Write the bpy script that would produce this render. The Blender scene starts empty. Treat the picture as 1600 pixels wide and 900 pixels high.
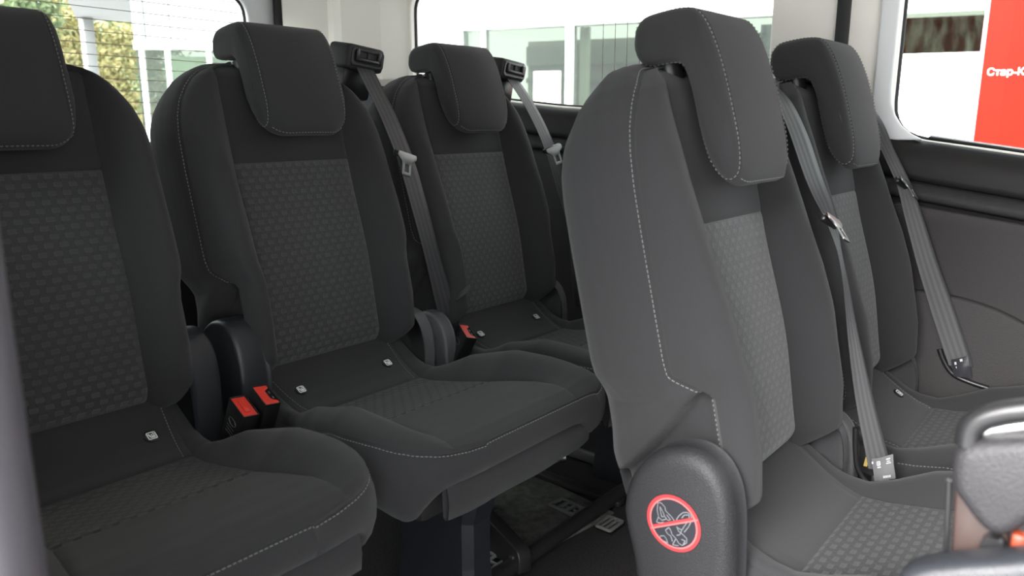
import bpy, bmesh, math, random
import numpy as np
from mathutils import Matrix, Vector
random.seed(7)
scene = bpy.context.scene
COL = scene.collection

# ------------------------------------------------------------------ camera
CAM_H = 0.88                       # camera height above the cabin floor (floor is z = 0)
FPX, YH, XV = 1200.0, 190.0, 1820.0   # focal length in pixels, horizon row, vanishing point of the lateral axis
_p = math.atan((450 - YH) / FPX)
_hd = math.hypot(FPX, 450 - YH)
_az = math.atan((XV - 800) / _hd)
_r = np.array([1, 0, 0.]); _h = np.array([0, math.sin(_p), math.cos(_p)])
AX = math.sin(_az) * _r + math.cos(_az) * _h
AY = math.cos(_az) * _r - math.sin(_az) * _h
AZ = np.array([0, math.cos(_p), -math.sin(_p)])
C2W = np.array([AX, AY, AZ])       # camera axes -> vehicle axes
EYE = np.array([0, 0, CAM_H])
cam = bpy.data.cameras.new('camera'); cam_o = bpy.data.objects.new('camera', cam); COL.objects.link(cam_o)
cam.sensor_width = 36; cam.lens = 36 * FPX / 1600; cam.clip_start = 0.02; cam.clip_end = 300
m = Matrix.Identity(4)
# the layout below is written with y pointing to the front of the car; the last block of the script turns it
# into Blender's right-handed axes (front of the car = -y), so the camera, set here, already uses those
for i in range(3):
    sg_ = -1 if i == 1 else 1
    m[i][0] = sg_ * C2W[i][0]; m[i][1] = sg_ * C2W[i][1]; m[i][2] = -sg_ * C2W[i][2]; m[i][3] = EYE[i]
cam_o.matrix_world = m
cam.dof.use_dof = True; cam.dof.focus_distance = 1.55; cam.dof.aperture_fstop = 5.6
scene.camera = cam_o

# ------------------------------------------------------------------ light
world = bpy.data.worlds.new('overcast_sky'); scene.world = world; world.use_nodes = True
_bg = world.node_tree.nodes['Background']
_bg.inputs[0].default_value = (0.93, 0.97, 1.0, 1); _bg.inputs[1].default_value = 1.0
sun = bpy.data.lights.new('hazy_sun', 'SUN'); sun.energy = 7.2; sun.angle = math.radians(60); sun.color = (1, .97, .95)
sun_o = bpy.data.objects.new('hazy_sun', sun); COL.objects.link(sun_o)
_sd = Vector((.78, -.16, -.60)).normalized()          # light travels in through the open sliding door
sun_o.rotation_euler = (-_sd).to_track_quat('Z', 'Y').to_euler()
scene.view_settings.view_transform = 'Standard'; scene.view_settings.look = 'None'
scene.view_settings.gamma = 1; scene.view_settings.use_curve_mapping = False
scene.view_settings.exposure = 2.22

# ------------------------------------------------------------------ projection helpers (place things at real depths)
def ray(u, v): return C2W @ np.array([(u - 800) / FPX, (450 - v) / FPX, 1.])
def far(u, v, dist):
    d = ray(u, v); d = d / math.hypot(d[0], d[1]); return EYE + d * dist
def on_plane(u, v, p0, n):
    d = ray(u, v); n = np.asarray(n, float); return EYE + d * (np.dot(np.asarray(p0) - EYE, n) / np.dot(d, n))
def at_x(u, v, x): return on_plane(u, v, (x, 0, 0), (1, 0, 0))
def at_y(u, v, y): return on_plane(u, v, (0, y, 0), (0, 1, 0))
def at_z(u, v, z): return on_plane(u, v, (0, 0, z), (0, 0, 1))
def ss(a, b, x):
    x = np.clip((np.asarray(x, float) - a) / (b - a), 0, 1); return x * x * (3 - 2 * x)

# ------------------------------------------------------------------ materials
MATS = {}
def mat(name, color, rough=.6, metal=0., spec=.5, bump=0., bscale=400., var=0., vscale=30., sheen=0., coat=0.):
    if name in MATS: return MATS[name]
    M = bpy.data.materials.new(name); M.use_nodes = True; nt = M.node_tree; b = nt.nodes['Principled BSDF']
    b.inputs['Roughness'].default_value = rough; b.inputs['Metallic'].default_value = metal
    b.inputs['Specular IOR Level'].default_value = spec
    b.inputs['Sheen Weight'].default_value = sheen; b.inputs['Sheen Roughness'].default_value = .6
    b.inputs['Coat Weight'].default_value = coat
    b.inputs['Base Color'].default_value = (*color, 1)
    tc = nt.nodes.new('ShaderNodeTexCoord')
    if var:
        n = nt.nodes.new('ShaderNodeTexNoise'); n.inputs['Scale'].default_value = vscale; n.inputs['Detail'].default_value = 6
        nt.links.new(tc.outputs['Object'], n.inputs['Vector'])
        r = nt.nodes.new('ShaderNodeMapRange'); r.inputs[1].default_value = .3; r.inputs[2].default_value = .7
        r.inputs[3].default_value = 1 - var; r.inputs[4].default_value = 1 + var
        nt.links.new(n.outputs['Fac'], r.inputs[0])
        mx = nt.nodes.new('ShaderNodeVectorMath'); mx.operation = 'SCALE'; mx.inputs[0].default_value = color
        nt.links.new(r.outputs[0], mx.inputs['Scale']); nt.links.new(mx.outputs[0], b.inputs['Base Color'])
    if bump:
        n2 = nt.nodes.new('ShaderNodeTexNoise'); n2.inputs['Scale'].default_value = bscale; n2.inputs['Detail'].default_value = 3
        nt.links.new(tc.outputs['Object'], n2.inputs['Vector'])
        bp = nt.nodes.new('ShaderNodeBump'); bp.inputs['Strength'].default_value = bump; bp.inputs['Distance'].default_value = .002
        nt.links.new(n2.outputs['Fac'], bp.inputs['Height']); nt.links.new(bp.outputs[0], b.inputs['Normal'])
    MATS[name] = M; return M

def math_node(nt, op, a, b=None, c=None):
    n = nt.nodes.new('ShaderNodeMath'); n.operation = op
    for i, v in enumerate((a, b, c)):
        if v is None: continue
        if isinstance(v, (int, float)): n.inputs[i].default_value = v
        else: nt.links.new(v, n.inputs[i])
    return n.outputs[0]

def weave_material(name, base, light, pu, pv, bold_from=None, sheen=.25):
    """basket-weave upholstery: raised brick-shaped floats over ribbed ground, in metres of the UV map"""
    M = bpy.data.materials.new(name); M.use_nodes = True; nt = M.node_tree; b = nt.nodes['Principled BSDF']
    b.inputs['Roughness'].default_value = .85; b.inputs['Specular IOR Level'].default_value = .3
    b.inputs['Sheen Weight'].default_value = sheen; b.inputs['Sheen Roughness'].default_value = .6
    uv = nt.nodes.new('ShaderNodeUVMap'); sp = nt.nodes.new('ShaderNodeSeparateXYZ'); nt.links.new(uv.outputs[0], sp.inputs[0])
    v = math_node(nt, 'DIVIDE', sp.outputs[1], pv); row = math_node(nt, 'FLOOR', v)
    u = math_node(nt, 'ADD', math_node(nt, 'DIVIDE', sp.outputs[0], pu), math_node(nt, 'MULTIPLY', row, .5))
    fu = math_node(nt, 'ABSOLUTE', math_node(nt, 'SUBTRACT', math_node(nt, 'FRACT', u), .5))
    fv = math_node(nt, 'ABSOLUTE', math_node(nt, 'SUBTRACT', math_node(nt, 'FRACT', v), .5))
    def box(hu, hv, soft):
        a = nt.nodes.new('ShaderNodeMapRange'); a.interpolation_type = 'SMOOTHSTEP'
        a.inputs[1].default_value = hu + soft; a.inputs[2].default_value = hu - soft; nt.links.new(fu, a.inputs[0])
        c = nt.nodes.new('ShaderNodeMapRange'); c.interpolation_type = 'SMOOTHSTEP'
        c.inputs[1].default_value = hv + soft * 1.5; c.inputs[2].default_value = hv - soft * 1.5; nt.links.new(fv, c.inputs[0])
        return math_node(nt, 'MULTIPLY', a.outputs[0], c.outputs[0])
    brick = box(.28, .27, .03)
    inner = box(.24, .20, .03)
    rim = math_node(nt, 'SUBTRACT', brick, inner)
    # dark vertical slits between the floats
    slit_a = nt.nodes.new('ShaderNodeMapRange'); slit_a.interpolation_type = 'SMOOTHSTEP'
    slit_a.inputs[1].default_value = .05; slit_a.inputs[2].default_value = .02
    nt.links.new(math_node(nt, 'ABSOLUTE', math_node(nt, 'SUBTRACT', fu, .28)), slit_a.inputs[0])
    slit = math_node(nt, 'MULTIPLY', slit_a.outputs[0], math_node(nt, 'GREATER_THAN', fv, .28))
    tc = nt.nodes.new('ShaderNodeTexCoord'); nz = nt.nodes.new('ShaderNodeTexNoise'); nz.inputs['Scale'].default_value = 700
    nt.links.new(tc.outputs['Object'], nz.inputs['Vector'])
    f = math_node(nt, 'ADD', math_node(nt, 'MULTIPLY', brick, .55), math_node(nt, 'MULTIPLY', rim, .45))
    if bold_from:
        k = nt.nodes.new('ShaderNodeMapRange'); k.inputs[1].default_value = bold_from[0]; k.inputs[2].default_value = bold_from[1]
        k.inputs[3].default_value = 1.; k.inputs[4].default_value = 1.9; nt.links.new(sp.outputs[1], k.inputs[0])
        f = math_node(nt, 'MULTIPLY', f, k.outputs[0])
    mix = nt.nodes.new('ShaderNodeMix'); mix.data_type = 'RGBA'; mix.clamp_factor = False
    mix.inputs[6].default_value = (*base, 1); mix.inputs[7].default_value = (*light, 1); nt.links.new(f, mix.inputs[0])
    g = math_node(nt, 'SUBTRACT', math_node(nt, 'ADD', .8, math_node(nt, 'MULTIPLY', nz.outputs['Fac'], .4)), math_node(nt, 'MULTIPLY', slit, .45))
    mul = nt.nodes.new('ShaderNodeVectorMath'); mul.operation = 'SCALE'
    nt.links.new(mix.outputs[2], mul.inputs[0]); nt.links.new(g, mul.inputs['Scale']); nt.links.new(mul.outputs[0], b.inputs['Base Color'])
    hgt = math_node(nt, 'SUBTRACT', math_node(nt, 'MULTIPLY', brick, 1.), math_node(nt, 'MULTIPLY', slit, .8))
    bp = nt.nodes.new('ShaderNodeBump'); bp.inputs['Strength'].default_value = .5; bp.inputs['Distance'].default_value = .0012
    nt.links.new(hgt, bp.inputs['Height']); nt.links.new(bp.outputs[0], b.inputs['Normal'])
    MATS[name] = M; return M

FAB = mat('charcoal_fabric', (.0225, .0223, .0238), .88, spec=.2, bump=.25, bscale=1500, var=.13, vscale=900, sheen=.1)
WEAVE = weave_material('woven_insert', (.0255, .0260, .0275), (.047, .047, .048), .0217, .0132, (.30, .38))
WEAVE_C = weave_material('woven_cushion_insert', (.0195, .0205, .0215), (.054, .055, .055), .0217, .0132, (.36, .39), .08)
STITCH = mat('grey_thread', (.17, .17, .165), .8)
PLA = mat('dark_slate_plastic', (.017, .0185, .0225), .38, bump=.25, bscale=700)
PLG = mat('grey_grained_plastic', (.022, .0215, .0235), .48, spec=.35, bump=.5, bscale=500)
PLB = mat('black_plastic', (.012, .012, .013), .35)
RED = mat('red_plastic', (.62, .035, .022), .4)
STEEL = mat('bright_steel', (.26, .26, .255), .38, metal=1)
DSTEEL = mat('dark_steel', (.05, .048, .047), .4, metal=.6)
CHROME = mat('chrome', (.8, .8, .8), .12, metal=1)
BEIGE = mat('beige_trim', (.88, .84, .78), .6, bump=.15, bscale=500)
PALE = mat('pale_grey_trim', (.72, .73, .74), .5)
DTRIM = mat('dark_side_trim', (.013, .012, .012), .55, spec=.22, bump=.2, bscale=600)
DCARD = mat('warm_grey_side_card', (.028, .025, .026), .6, spec=.3, bump=.4, bscale=500)
LEDGE = mat('grey_ledge_trim', (.020, .019, .020), .55, spec=.25, bump=.3, bscale=600)
RUBBER = mat('black_rubber', (.01, .01, .011), .55)
CARPET = mat('black_carpet', (.032, .030, .032), .95, spec=.1, bump=1., bscale=500, var=.35, vscale=240)
CARPET2 = mat('grey_carpet', (.10, .102, .092), .95, spec=.1, bump=1., bscale=450, var=.35, vscale=60)
GRILLE = mat('grey_grille_plastic', (.13, .13, .125), .5)
LABEL = mat('grey_label', (.12, .12, .125), .7)
WHITEINK = mat('white_ink', (.8, .8, .8), .6)
YELLOW = mat('yellow_tag', (.22, .15, .01), .5)
STRIP = mat('pillar_trim', (.07, .064, .074), .5)
BROWN = mat('brown_metal', (.032, .018, .015), .5)
PLL = mat('light_grained_plastic', (.10, .10, .105), .5, bump=.5, bscale=500)

def webbing_material():
    M = bpy.data.materials.new('belt_webbing'); M.use_nodes = True; nt = M.node_tree; b = nt.nodes['Principled BSDF']
    b.inputs['Roughness'].default_value = .55
    uv = nt.nodes.new('ShaderNodeUVMap'); sp = nt.nodes.new('ShaderNodeSeparateXYZ'); nt.links.new(uv.outputs[0], sp.inputs[0])
    w = math_node(nt, 'SINE', math_node(nt, 'MULTIPLY', sp.outputs[0], 2 * math.pi * 4))
    w2 = math_node(nt, 'SINE', math_node(nt, 'MULTIPLY', sp.outputs[1], 2 * math.pi * 600))
    f = math_node(nt, 'ADD', math_node(nt, 'MULTIPLY', w, .25), math_node(nt, 'ADD', math_node(nt, 'MULTIPLY', w2, .1), .5))
    mix = nt.nodes.new('ShaderNodeMix'); mix.data_type = 'RGBA'
    mix.inputs[6].default_value = (.022, .022, .024, 1); mix.inputs[7].default_value = (.062, .062, .065, 1)
    nt.links.new(f, mix.inputs[0]); nt.links.new(mix.outputs[2], b.inputs['Base Color'])
    bp = nt.nodes.new('ShaderNodeBump'); bp.inputs['Strength'].default_value = .4; bp.inputs['Distance'].default_value = .001
    nt.links.new(f, bp.inputs['Height']); nt.links.new(bp.outputs[0], b.inputs['Normal'])
    return M
WEB = webbing_material()

def glass_material(name, tint, gloss=.08):
    M = bpy.data.materials.new(name); M.use_nodes = True; nt = M.node_tree
    for n in list(nt.nodes): nt.nodes.remove(n)
    o = nt.nodes.new('ShaderNodeOutputMaterial'); t = nt.nodes.new('ShaderNodeBsdfTransparent'); t.inputs[0].default_value = (*tint, 1)
    g = nt.nodes.new('ShaderNodeBsdfGlossy'); g.inputs['Roughness'].default_value = .02
    fr = nt.nodes.new('ShaderNodeLayerWeight'); fr.inputs[0].default_value = .25
    k = math_node(nt, 'ADD', math_node(nt, 'MULTIPLY', fr.outputs['Fresnel'], .5), gloss)
    mx = nt.nodes.new('ShaderNodeMixShader'); nt.links.new(k, mx.inputs[0]); nt.links.new(t.outputs[0], mx.inputs[1]); nt.links.new(g.outputs[0], mx.inputs[2])
    nt.links.new(mx.outputs[0], o.inputs[0]); return M
GLASS = glass_material('tinted_window_glass', (.90, .93, .92), .0)
DIMGLASS = glass_material('light_cutting_glass', (.42, .44, .44), .0)  # unseen near window, tinted dark to cut the light on the rear seats
SHOPGLASS = glass_material('shop_glass', (.46, .49, .43), .05)

# ------------------------------------------------------------------ mesh helpers
def mesh_obj(name, verts, faces, material, parent=None, smooth=True, uvs=None):
    me = bpy.data.meshes.new(name)
    me.from_pydata([tuple(map(float, v)) for v in verts], [], [tuple(int(i) for i in f) for f in faces])
    if uvs is not None:
        l = me.uv_layers.new(name='UVMap')
        vi = np.empty(len(me.loops), int); me.loops.foreach_get('vertex_index', vi)
        l.data.foreach_set('uv', np.asarray(uvs, float)[vi].astype(np.float32).ravel())
    if smooth: me.polygons.foreach_set('use_smooth', [True] * len(me.polygons))
    me.materials.append(material); me.update()
    o = bpy.data.objects.new(name, me); COL.objects.link(o)
    if parent is not None: o.parent = parent
    return o
def bm_obj(name, bm, material, parent=None, smooth=False, sharp=None):
    bmesh.ops.recalc_face_normals(bm, faces=bm.faces)
    me = bpy.data.meshes.new(name); bm.to_mesh(me); bm.free()
    me.materials.append(material)
    if smooth:
        me.polygons.foreach_set('use_smooth', [True] * len(me.polygons))
        if sharp: me.set_sharp_from_angle(angle=math.radians(sharp))
    o = bpy.data.objects.new(name, me); COL.objects.link(o)
    if parent is not None: o.parent = parent
    return o
def bm_box(bm, c, s, bevel=0., seg=2, rot=None):
    r = bmesh.ops.create_cube(bm, size=1.0); vs = r['verts']
    bmesh.ops.scale(bm, vec=s, verts=vs)
    if bevel:
        es = list({e for v in vs for e in v.link_edges})
        r = bmesh.ops.bevel(bm, geom=es, offset=bevel, segments=seg, affect='EDGES', profile=.5); vs = list({v for f in r['faces'] for v in f.verts} | {v for v in vs if v.is_valid})
    if rot is not None: bmesh.ops.rotate(bm, cent=(0, 0, 0), matrix=rot, verts=vs)
    bmesh.ops.translate(bm, vec=c, verts=vs); return vs
def box_obj(name, c, s, material, parent=None, bevel=.0, seg=2, rot=None):
    bm = bmesh.new(); bm_box(bm, c, s, bevel, seg, rot); return bm_obj(name, bm, material, parent, bevel > 0, 40)
def bm_tube(bm, pts, r, n=10, cap=True):
    pts = [Vector(p) for p in pts]; rings = []
    rr = r if hasattr(r, '__len__') else [r] * len(pts)
    up = None
    for i, p in enumerate(pts):
        t = (pts[min(i + 1, len(pts) - 1)] - pts[max(i - 1, 0)]).normalized()
        if up is None: up = Vector((0, 0, 1)) if abs(t.z) < .9 else Vector((1, 0, 0))
        a = t.cross(up).normalized(); b = a.cross(t); up = b
        rings.append([bm.verts.new(p + rr[i] * (math.cos(2 * math.pi * k / n) * a + math.sin(2 * math.pi * k / n) * b)) for k in range(n)])
    for i in range(len(rings) - 1):
        for k in range(n): bm.faces.new((rings[i][k], rings[i][(k + 1) % n], rings[i + 1][(k + 1) % n], rings[i + 1][k]))
    if cap: bm.faces.new(rings[0][::-1]); bm.faces.new(rings[-1])
def tube_obj(name, pts, r, material, parent=None, n=10):
    bm = bmesh.new(); bm_tube(bm, pts, r, n); return bm_obj(name, bm, material, parent, True, 50)
def plate(name, outer, holes, thick, tofn, material, parent=None, bevel=0., smooth=True):
    """flat panel with rounded holes: 2D loops -> filled -> extruded; tofn(a, b, d) maps to 3D"""
    bm = bmesh.new(); edges = []
    for loop in [outer] + holes:
        vs = [bm.verts.new((a, b, 0)) for a, b in loop]
        edges += [bm.edges.new((vs[i], vs[(i + 1) % len(vs)])) for i in range(len(vs))]
    bmesh.ops.triangle_fill(bm, edges=edges, use_beauty=True, use_dissolve=False)
    bmesh.ops.recalc_face_normals(bm, faces=bm.faces)
    r = bmesh.ops.extrude_face_region(bm, geom=list(bm.faces))
    top = [v for v in r['geom'] if isinstance(v, bmesh.types.BMVert)]
    bmesh.ops.translate(bm, vec=(0, 0, thick), verts=top)
    if bevel:
        es = [e for e in bm.edges if len(e.link_faces) == 2 and abs(e.calc_face_angle(0)) > 1.2]
        bmesh.ops.bevel(bm, geom=es, offset=bevel, segments=3, affect='EDGES', profile=.5)
    for v in bm.verts: v.co = Vector(tofn(v.co.x, v.co.y, v.co.z))
    return bm_obj(name, bm, material, parent, smooth, 35)
def round_poly(pts, r, seg=6):
    out = []; n = len(pts); rr = r if hasattr(r, '__len__') else [r] * n
    for i in range(n):
        p = np.array(pts[i], float); a = np.array(pts[i - 1], float) - p; b = np.array(pts[(i + 1) % n], float) - p
        la, lb = np.linalg.norm(a), np.linalg.norm(b); d = min(rr[i], la * .49, lb * .49)
        if d < 1e-6: out.append(tuple(p)); continue
        p0, p2 = p + a / la * d, p + b / lb * d
        for k in range(seg + 1):
            t = k / seg; out.append(tuple((1 - t) ** 2 * p0 + 2 * t * (1 - t) * p + t * t * p2))
    return out
def spline(pts, n):
    P = np.asarray(pts, float); m = len(P); out = []
    for i in range(m - 1):
        p0, p1, p2, p3 = P[max(i - 1, 0)], P[i], P[i + 1], P[min(i + 2, m - 1)]
        for k in range(n):
            t = k / n
            out.append(.5 * (2 * p1 + (p2 - p0) * t + (2 * p0 - 5 * p1 + 4 * p2 - p3) * t * t + (3 * p1 - p0 - 3 * p2 + p3) * t ** 3))
    out.append(P[-1]); return np.array(out)
def empty(name, loc=(0, 0, 0)):
    o = bpy.data.objects.new(name, None); COL.objects.link(o); o.location = loc; o.empty_display_size = .1; return o
def tag(o, label=None, cat=None, group=None, kind=None):
    if label: o['label'] = label
    if cat: o['category'] = cat
    if group: o['group'] = group
    if kind: o['kind'] = kind
    return o
def copy_tree(o, parent=None):
    kids = [c for c in bpy.data.objects if c.parent == o]
    c = o.copy(); COL.objects.link(c); c.parent = parent
    for k in kids: copy_tree(k, c)
    return c
def stitches(name, P, N, material, parent, pitch=.0066, length=.0044, width=.0011):
    """dashed top-stitching along polyline P with surface normals N"""
    P = np.asarray(P, float); N = np.asarray(N, float)
    d = np.r_[0, np.cumsum(np.linalg.norm(np.diff(P, axis=0), axis=1))]
    V, F = [], []
    for s in np.arange(.003, d[-1] - length, pitch):
        a = np.array([np.interp(s, d, P[:, i]) for i in range(3)]); b = np.array([np.interp(s + length, d, P[:, i]) for i in range(3)])
        nn = np.array([np.interp(s, d, N[:, i]) for i in range(3)]); nn /= np.linalg.norm(nn) + 1e-9
        w = np.cross(b - a, nn); w = w / (np.linalg.norm(w) + 1e-9) * width * .5; k = len(V); mid = (a + b) / 2 + nn * .0012
        V += [a - w, a + w, b + w, b - w, mid - w * .8, mid + w * .8]
        F += [(k, k + 1, k + 5, k + 4), (k + 4, k + 5, k + 2, k + 3), (k, k + 4, k + 3), (k + 1, k + 2, k + 5)]
    o = mesh_obj(name, V, F, material, parent, smooth=False); o['kind'] = 'stuff'; return o
# ================================================================== the cabin shell
H = CAM_H
WX = 1.90                                   # inner face of the far (left) side wall
def struct(o): o['kind'] = 'structure'; return o
YR = -2.50
floor = struct(box_obj('floor', (.98, -.05, -.03), (1.98, 5.1, .06), CARPET))
SILL = [(-2.46, .185), (-2.03, .150), (-1.85, .10), (-1.6, .066), (-1.4, .046), (-.765, .004), (-.60, -.012), (-.474, -.026), (-.38, -.040), (-.213, -.064), (.1, -.10), (.7, -.14), (2.5, -.2)]
def sill(y): return float(np.interp(y, [a for a, b in SILL], [b for a, b in SILL])) + H
w1 = round_poly([(-2.03, sill(-2.03) - .03), (-1.6, sill(-1.6)), (-1.4, sill(-1.4)), (-.765, sill(-.765)), (-.765, 1.31), (-2.03, 1.31)], [.07, .03, .03, .05, .07, .07])
w2 = round_poly([(-.474, sill(-.474) - .004), (-.213, sill(-.213)), (.1, sill(.1)), (.72, sill(.7)), (.72, 1.31), (-.474, 1.31)], [.075, .02, .02, .06, .07, .07])
w3 = round_poly([(.95, sill(.9)), (1.9, sill(1.9)), (1.6, 1.30), (.95, 1.31)], .06)
to_left = lambda a, b, d: (WX + d, a, b)
wall_left = struct(plate('wall_left', [(-2.49, .0), (2.4, .0), (2.4, .55), (1.9, 1.40), (-2.49, 1.40)], [w1, w2, w3], .055, to_left, BEIGE, bevel=.008))
for i, (hole, nm) in enumerate([(w1, 'window_1'), (w2, 'window_2'), (w3, 'window_4')]):
    c = np.mean(hole, 0)
    g = struct(plate(nm, [tuple(c + (np.array(p) - c) * 1.015) for p in hole], [], .004, lambda a, b, d: (WX + .034 + d, a, b), GLASS, smooth=False))
    bm = bmesh.new(); bm_tube(bm, [(WX + .024, p[0], p[1]) for p in hole + hole[:2]], .006, 8, False); bm_obj('rubber_seal', bm, RUBBER, g, True)
# pale moulded lip round the door window, dark seal on the pillar
sb = sill(-.43)
lip = [(-.400, sill(-.40) - .002), (-.425, sb + .006), (-.447, sb + .024), (-.462, sb + .046), (-.471, sb + .072), (-.474, sb + .10), (-.474, 1.31), (-.40, 1.345), (-.512, 1.345), (-.512, sb + .004), (-.46, sb - .008)]
struct(plate('trim_1', lip, [], .016, lambda a, b, d: (WX - .004 - d, a, b), PALE, bevel=.005))
struct(box_obj('trim_2', (WX - .006, -.594, .99), (.02, .028, .82), RUBBER, bevel=.004))
# lower side trim: sill roll, ledge, door card, lofted along the car
ys = np.r_[np.linspace(-2.45, -1.9, 8), np.linspace(-1.8, .8, 40), 1.4, 2.3]
def loft(name, prof, material, parent):
    V = [(WX + dx, y, sill(y) + dz) for y in ys for dx, dz in prof]
    return mesh_obj(name, V, grid_faces0(len(ys), len(prof)), material, parent)
def grid_faces0(nr, nc): return [(r * nc + c, (r + 1) * nc + c, (r + 1) * nc + c + 1, r * nc + c + 1) for r in range(nr - 1) for c in range(nc - 1)]
loft('sill_trim', [(.03, -.006), (.012, -.003), (-.010, -.006), (-.024, -.014), (-.034, -.028), (-.040, -.05), (-.043, -.075), (-.042, -.086), (-.036, -.090), (-.02, -.091)], DTRIM, wall_left)
loft('ledge_trim', [(-.02, -.089), (-.036, -.091), (-.046, -.097), (-.052, -.110), (-.056, -.124), (-.050, -.129), (-.03, -.130)], LEDGE, wall_left)
card_ol = round_poly([(-.455, sill(-.45) - .140), (.1, sill(.1) - .138), (.75, sill(.75) - .138), (.75, .12), (-.455, .12)], [.035, .01, .05, .04, .04])
loft('side_lining', [(-.03, -.128), (-.040, -.134), (-.044, -.16), (-.044, -.40), (-.03, -.92)], DTRIM, wall_left)
plate('door_card', card_ol, [], .016, lambda a, b, d: (WX - .043 - d, a, b), DCARD, wall_left, bevel=.006)
arch = spline([(-.90, .40), (-.62, .505), (-.45, .520), (-.32, .519), (-.235, .506), (-.17, .482), (-.11, .445), (-.04, .36), (0, .22), (.02, .02)], 5)
plate('arch_moulding', [tuple(p) for p in arch] + [(-.90, .02)], [], .020, lambda a, b, d: (WX - .055 - d, a, b), DCARD, wall_left, bevel=.009)
# thin weather strips along the bottom of the door window
sl = [(WX - .012, y, sill(y) + .004) for y in np.linspace(-.39, .70, 20)]
tube_obj('weather_strip', sl, .0035, RUBBER, wall_left, 6)
tube_obj('weather_strip', [(x + .012, y, z + .004) for x, y, z in sl], .0025, PALE, wall_left, 6)
# maker's mark etched in the corner of the door window
ew = empty('glass_mark'); 
mk = bpy.data.objects['window_2']
bm = bmesh.new()
pc = at_x(1434, 178, WX + .031)
el = [(pc[0], pc[1] + .020 * math.cos(a), pc[2] + .0075 * math.sin(a)) for a in np.linspace(0, 2 * math.pi, 25)]
bm_tube(bm, el, .0009, 4, False); bm_tube(bm, [(x, pc[1] + (y - pc[1]) * .8, pc[2] + (z - pc[2]) * .75) for x, y, z in el], .0006, 4, False)
bm_tube(bm, spline([(pc[0], pc[1] - .010, pc[2]), (pc[0], pc[1] - .005, pc[2] + .003), (pc[0], pc[1], pc[2] - .002), (pc[0], pc[1] + .006, pc[2] + .002), (pc[0], pc[1] + .011, pc[2] - .001)], 4), .0008, 4)
for k in range(9): bm_tube(bm, [(pc[0], pc[1] - .024 + k * .006, pc[2] - .013), (pc[0], pc[1] - .021 + k * .006, pc[2] - .013)], .0009, 4)
for k in range(5): bm_tube(bm, [(pc[0], pc[1] - .010 + k * .005, pc[2] - .021), (pc[0], pc[1] - .0075 + k * .005, pc[2] - .021)], .0007, 4)
bm_obj('glass_mark', bm, mat('etched_grey', (.45, .45, .45), .6), mk); bpy.data.objects.remove(ew)

# rear corner pillar trim (beige, boxed out from the wall) and tailgate
xa = lambda u, y: float(at_y(u, 190, y)[0])
plan = [(WX + .0, -2.045), (WX - .018, -2.06), (xa(600, -2.10), -2.10), (xa(540, -2.22), -2.22), (xa(528, -2.255), -2.255), (xa(520, -2.29), -2.29), (xa(480, -2.36), -2.36), (xa(452, -2.42), -2.42), (xa(449, -2.46), -2.46)]
V = [(x, y, z) for z in (sill(-2.2) - .02, 1.0, 1.2, 1.40) for x, y in plan]
t3 = struct(mesh_obj('trim_3', V, grid_faces0(4, len(plan)), BEIGE)); t3.data.set_sharp_from_angle(angle=math.radians(14))
V = [(x + .004, y - .002, z) for z in (.0, .5, sill(-2.2) - .035, sill(-2.2) - .018) for x, y in plan]
struct(mesh_obj('trim_4', V, grid_faces0(4, len(plan)), mat('slate_side_trim', (.055, .062, .075), .5)))
xs_ = xa(444, -2.44)
struct(box_obj('trim_5', (xs_ + .006, -2.445, .9), (.030, .02, 1.0), RUBBER, bevel=.004))
xw = float(at_y(388, 20, -2.47)[0])
rear_hole = round_poly([(.30, H - .07), (xw + .012, H - .07), (xw - .004, 1.30), (.30, 1.30)], .07)
to_back = lambda a, b, d: (a, -2.47 - d, b)
wall_back = struct(plate('wall_back', [(.0, .0), (WX + .05, .0), (WX + .05, 1.40), (.0, 1.40)], [rear_hole], .05, to_back, PALE, bevel=.008))
c = np.mean(rear_hole, 0)
w5 = struct(plate('window_3', [tuple(c + (np.array(p) - c) * 1.012) for p in rear_hole], [], .004, lambda a, b, d: (a, -2.50 - d, b), GLASS, smooth=False))
bm = bmesh.new(); bm_tube(bm, [(p[0], -2.492, p[1]) for p in rear_hole + rear_hole[:2]], .007, 8, False); bm_obj('rubber_seal', bm, RUBBER, w5, True)
HEAT = mat('heater_wire', (.16, .11, .08), .6)
for k in range(14):
    zz = H - .045 + k * .034
    tube_obj('heater_wire', [(.31, -2.497, zz), (.95, -2.497, zz + .004), (xw - .004, -2.497, zz)], .0011, HEAT, w5, 4)
# thin upright lines in the far rear side window
w1o = bpy.data.objects['window_1']
for u in (943, 962, 981, 1001):
    a = at_x(u, 20, WX + .030); tube_obj('upright_line', [(WX + .031, a[1], sill(a[1]) + .0), (WX + .031, a[1], 1.30)], .0010, HEAT, w1o, 4)
# near (right) side: quarter panel with window behind the door opening, and the blurred pillar edge
w6 = round_poly([(-2.1, sill(-1.6)), (-.62, sill(-.765)), (-.62, 1.30), (-2.1, 1.30)], .07)
wr = struct(plate('wall_right', [(-2.49, .0), (-.50, .0), (-.50, 1.40), (-2.49, 1.40)], [w6], .05, lambda a, b, d: (.055 - d + .05, a, b), BEIGE, bevel=.008))
c = np.mean(w6, 0)
w6o = struct(plate('window_5', [tuple(c + (np.array(p) - c) * 1.012) for p in w6], [], .004, lambda a, b, d: (.07 + d, a, b), DIMGLASS, smooth=False))
bm = bmesh.new(); bm_tube(bm, [(.080, p[0], p[1]) for p in w6 + w6[:2]], .006, 8, False); bm_obj('rubber_seal', bm, RUBBER, w6o, True)
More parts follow.
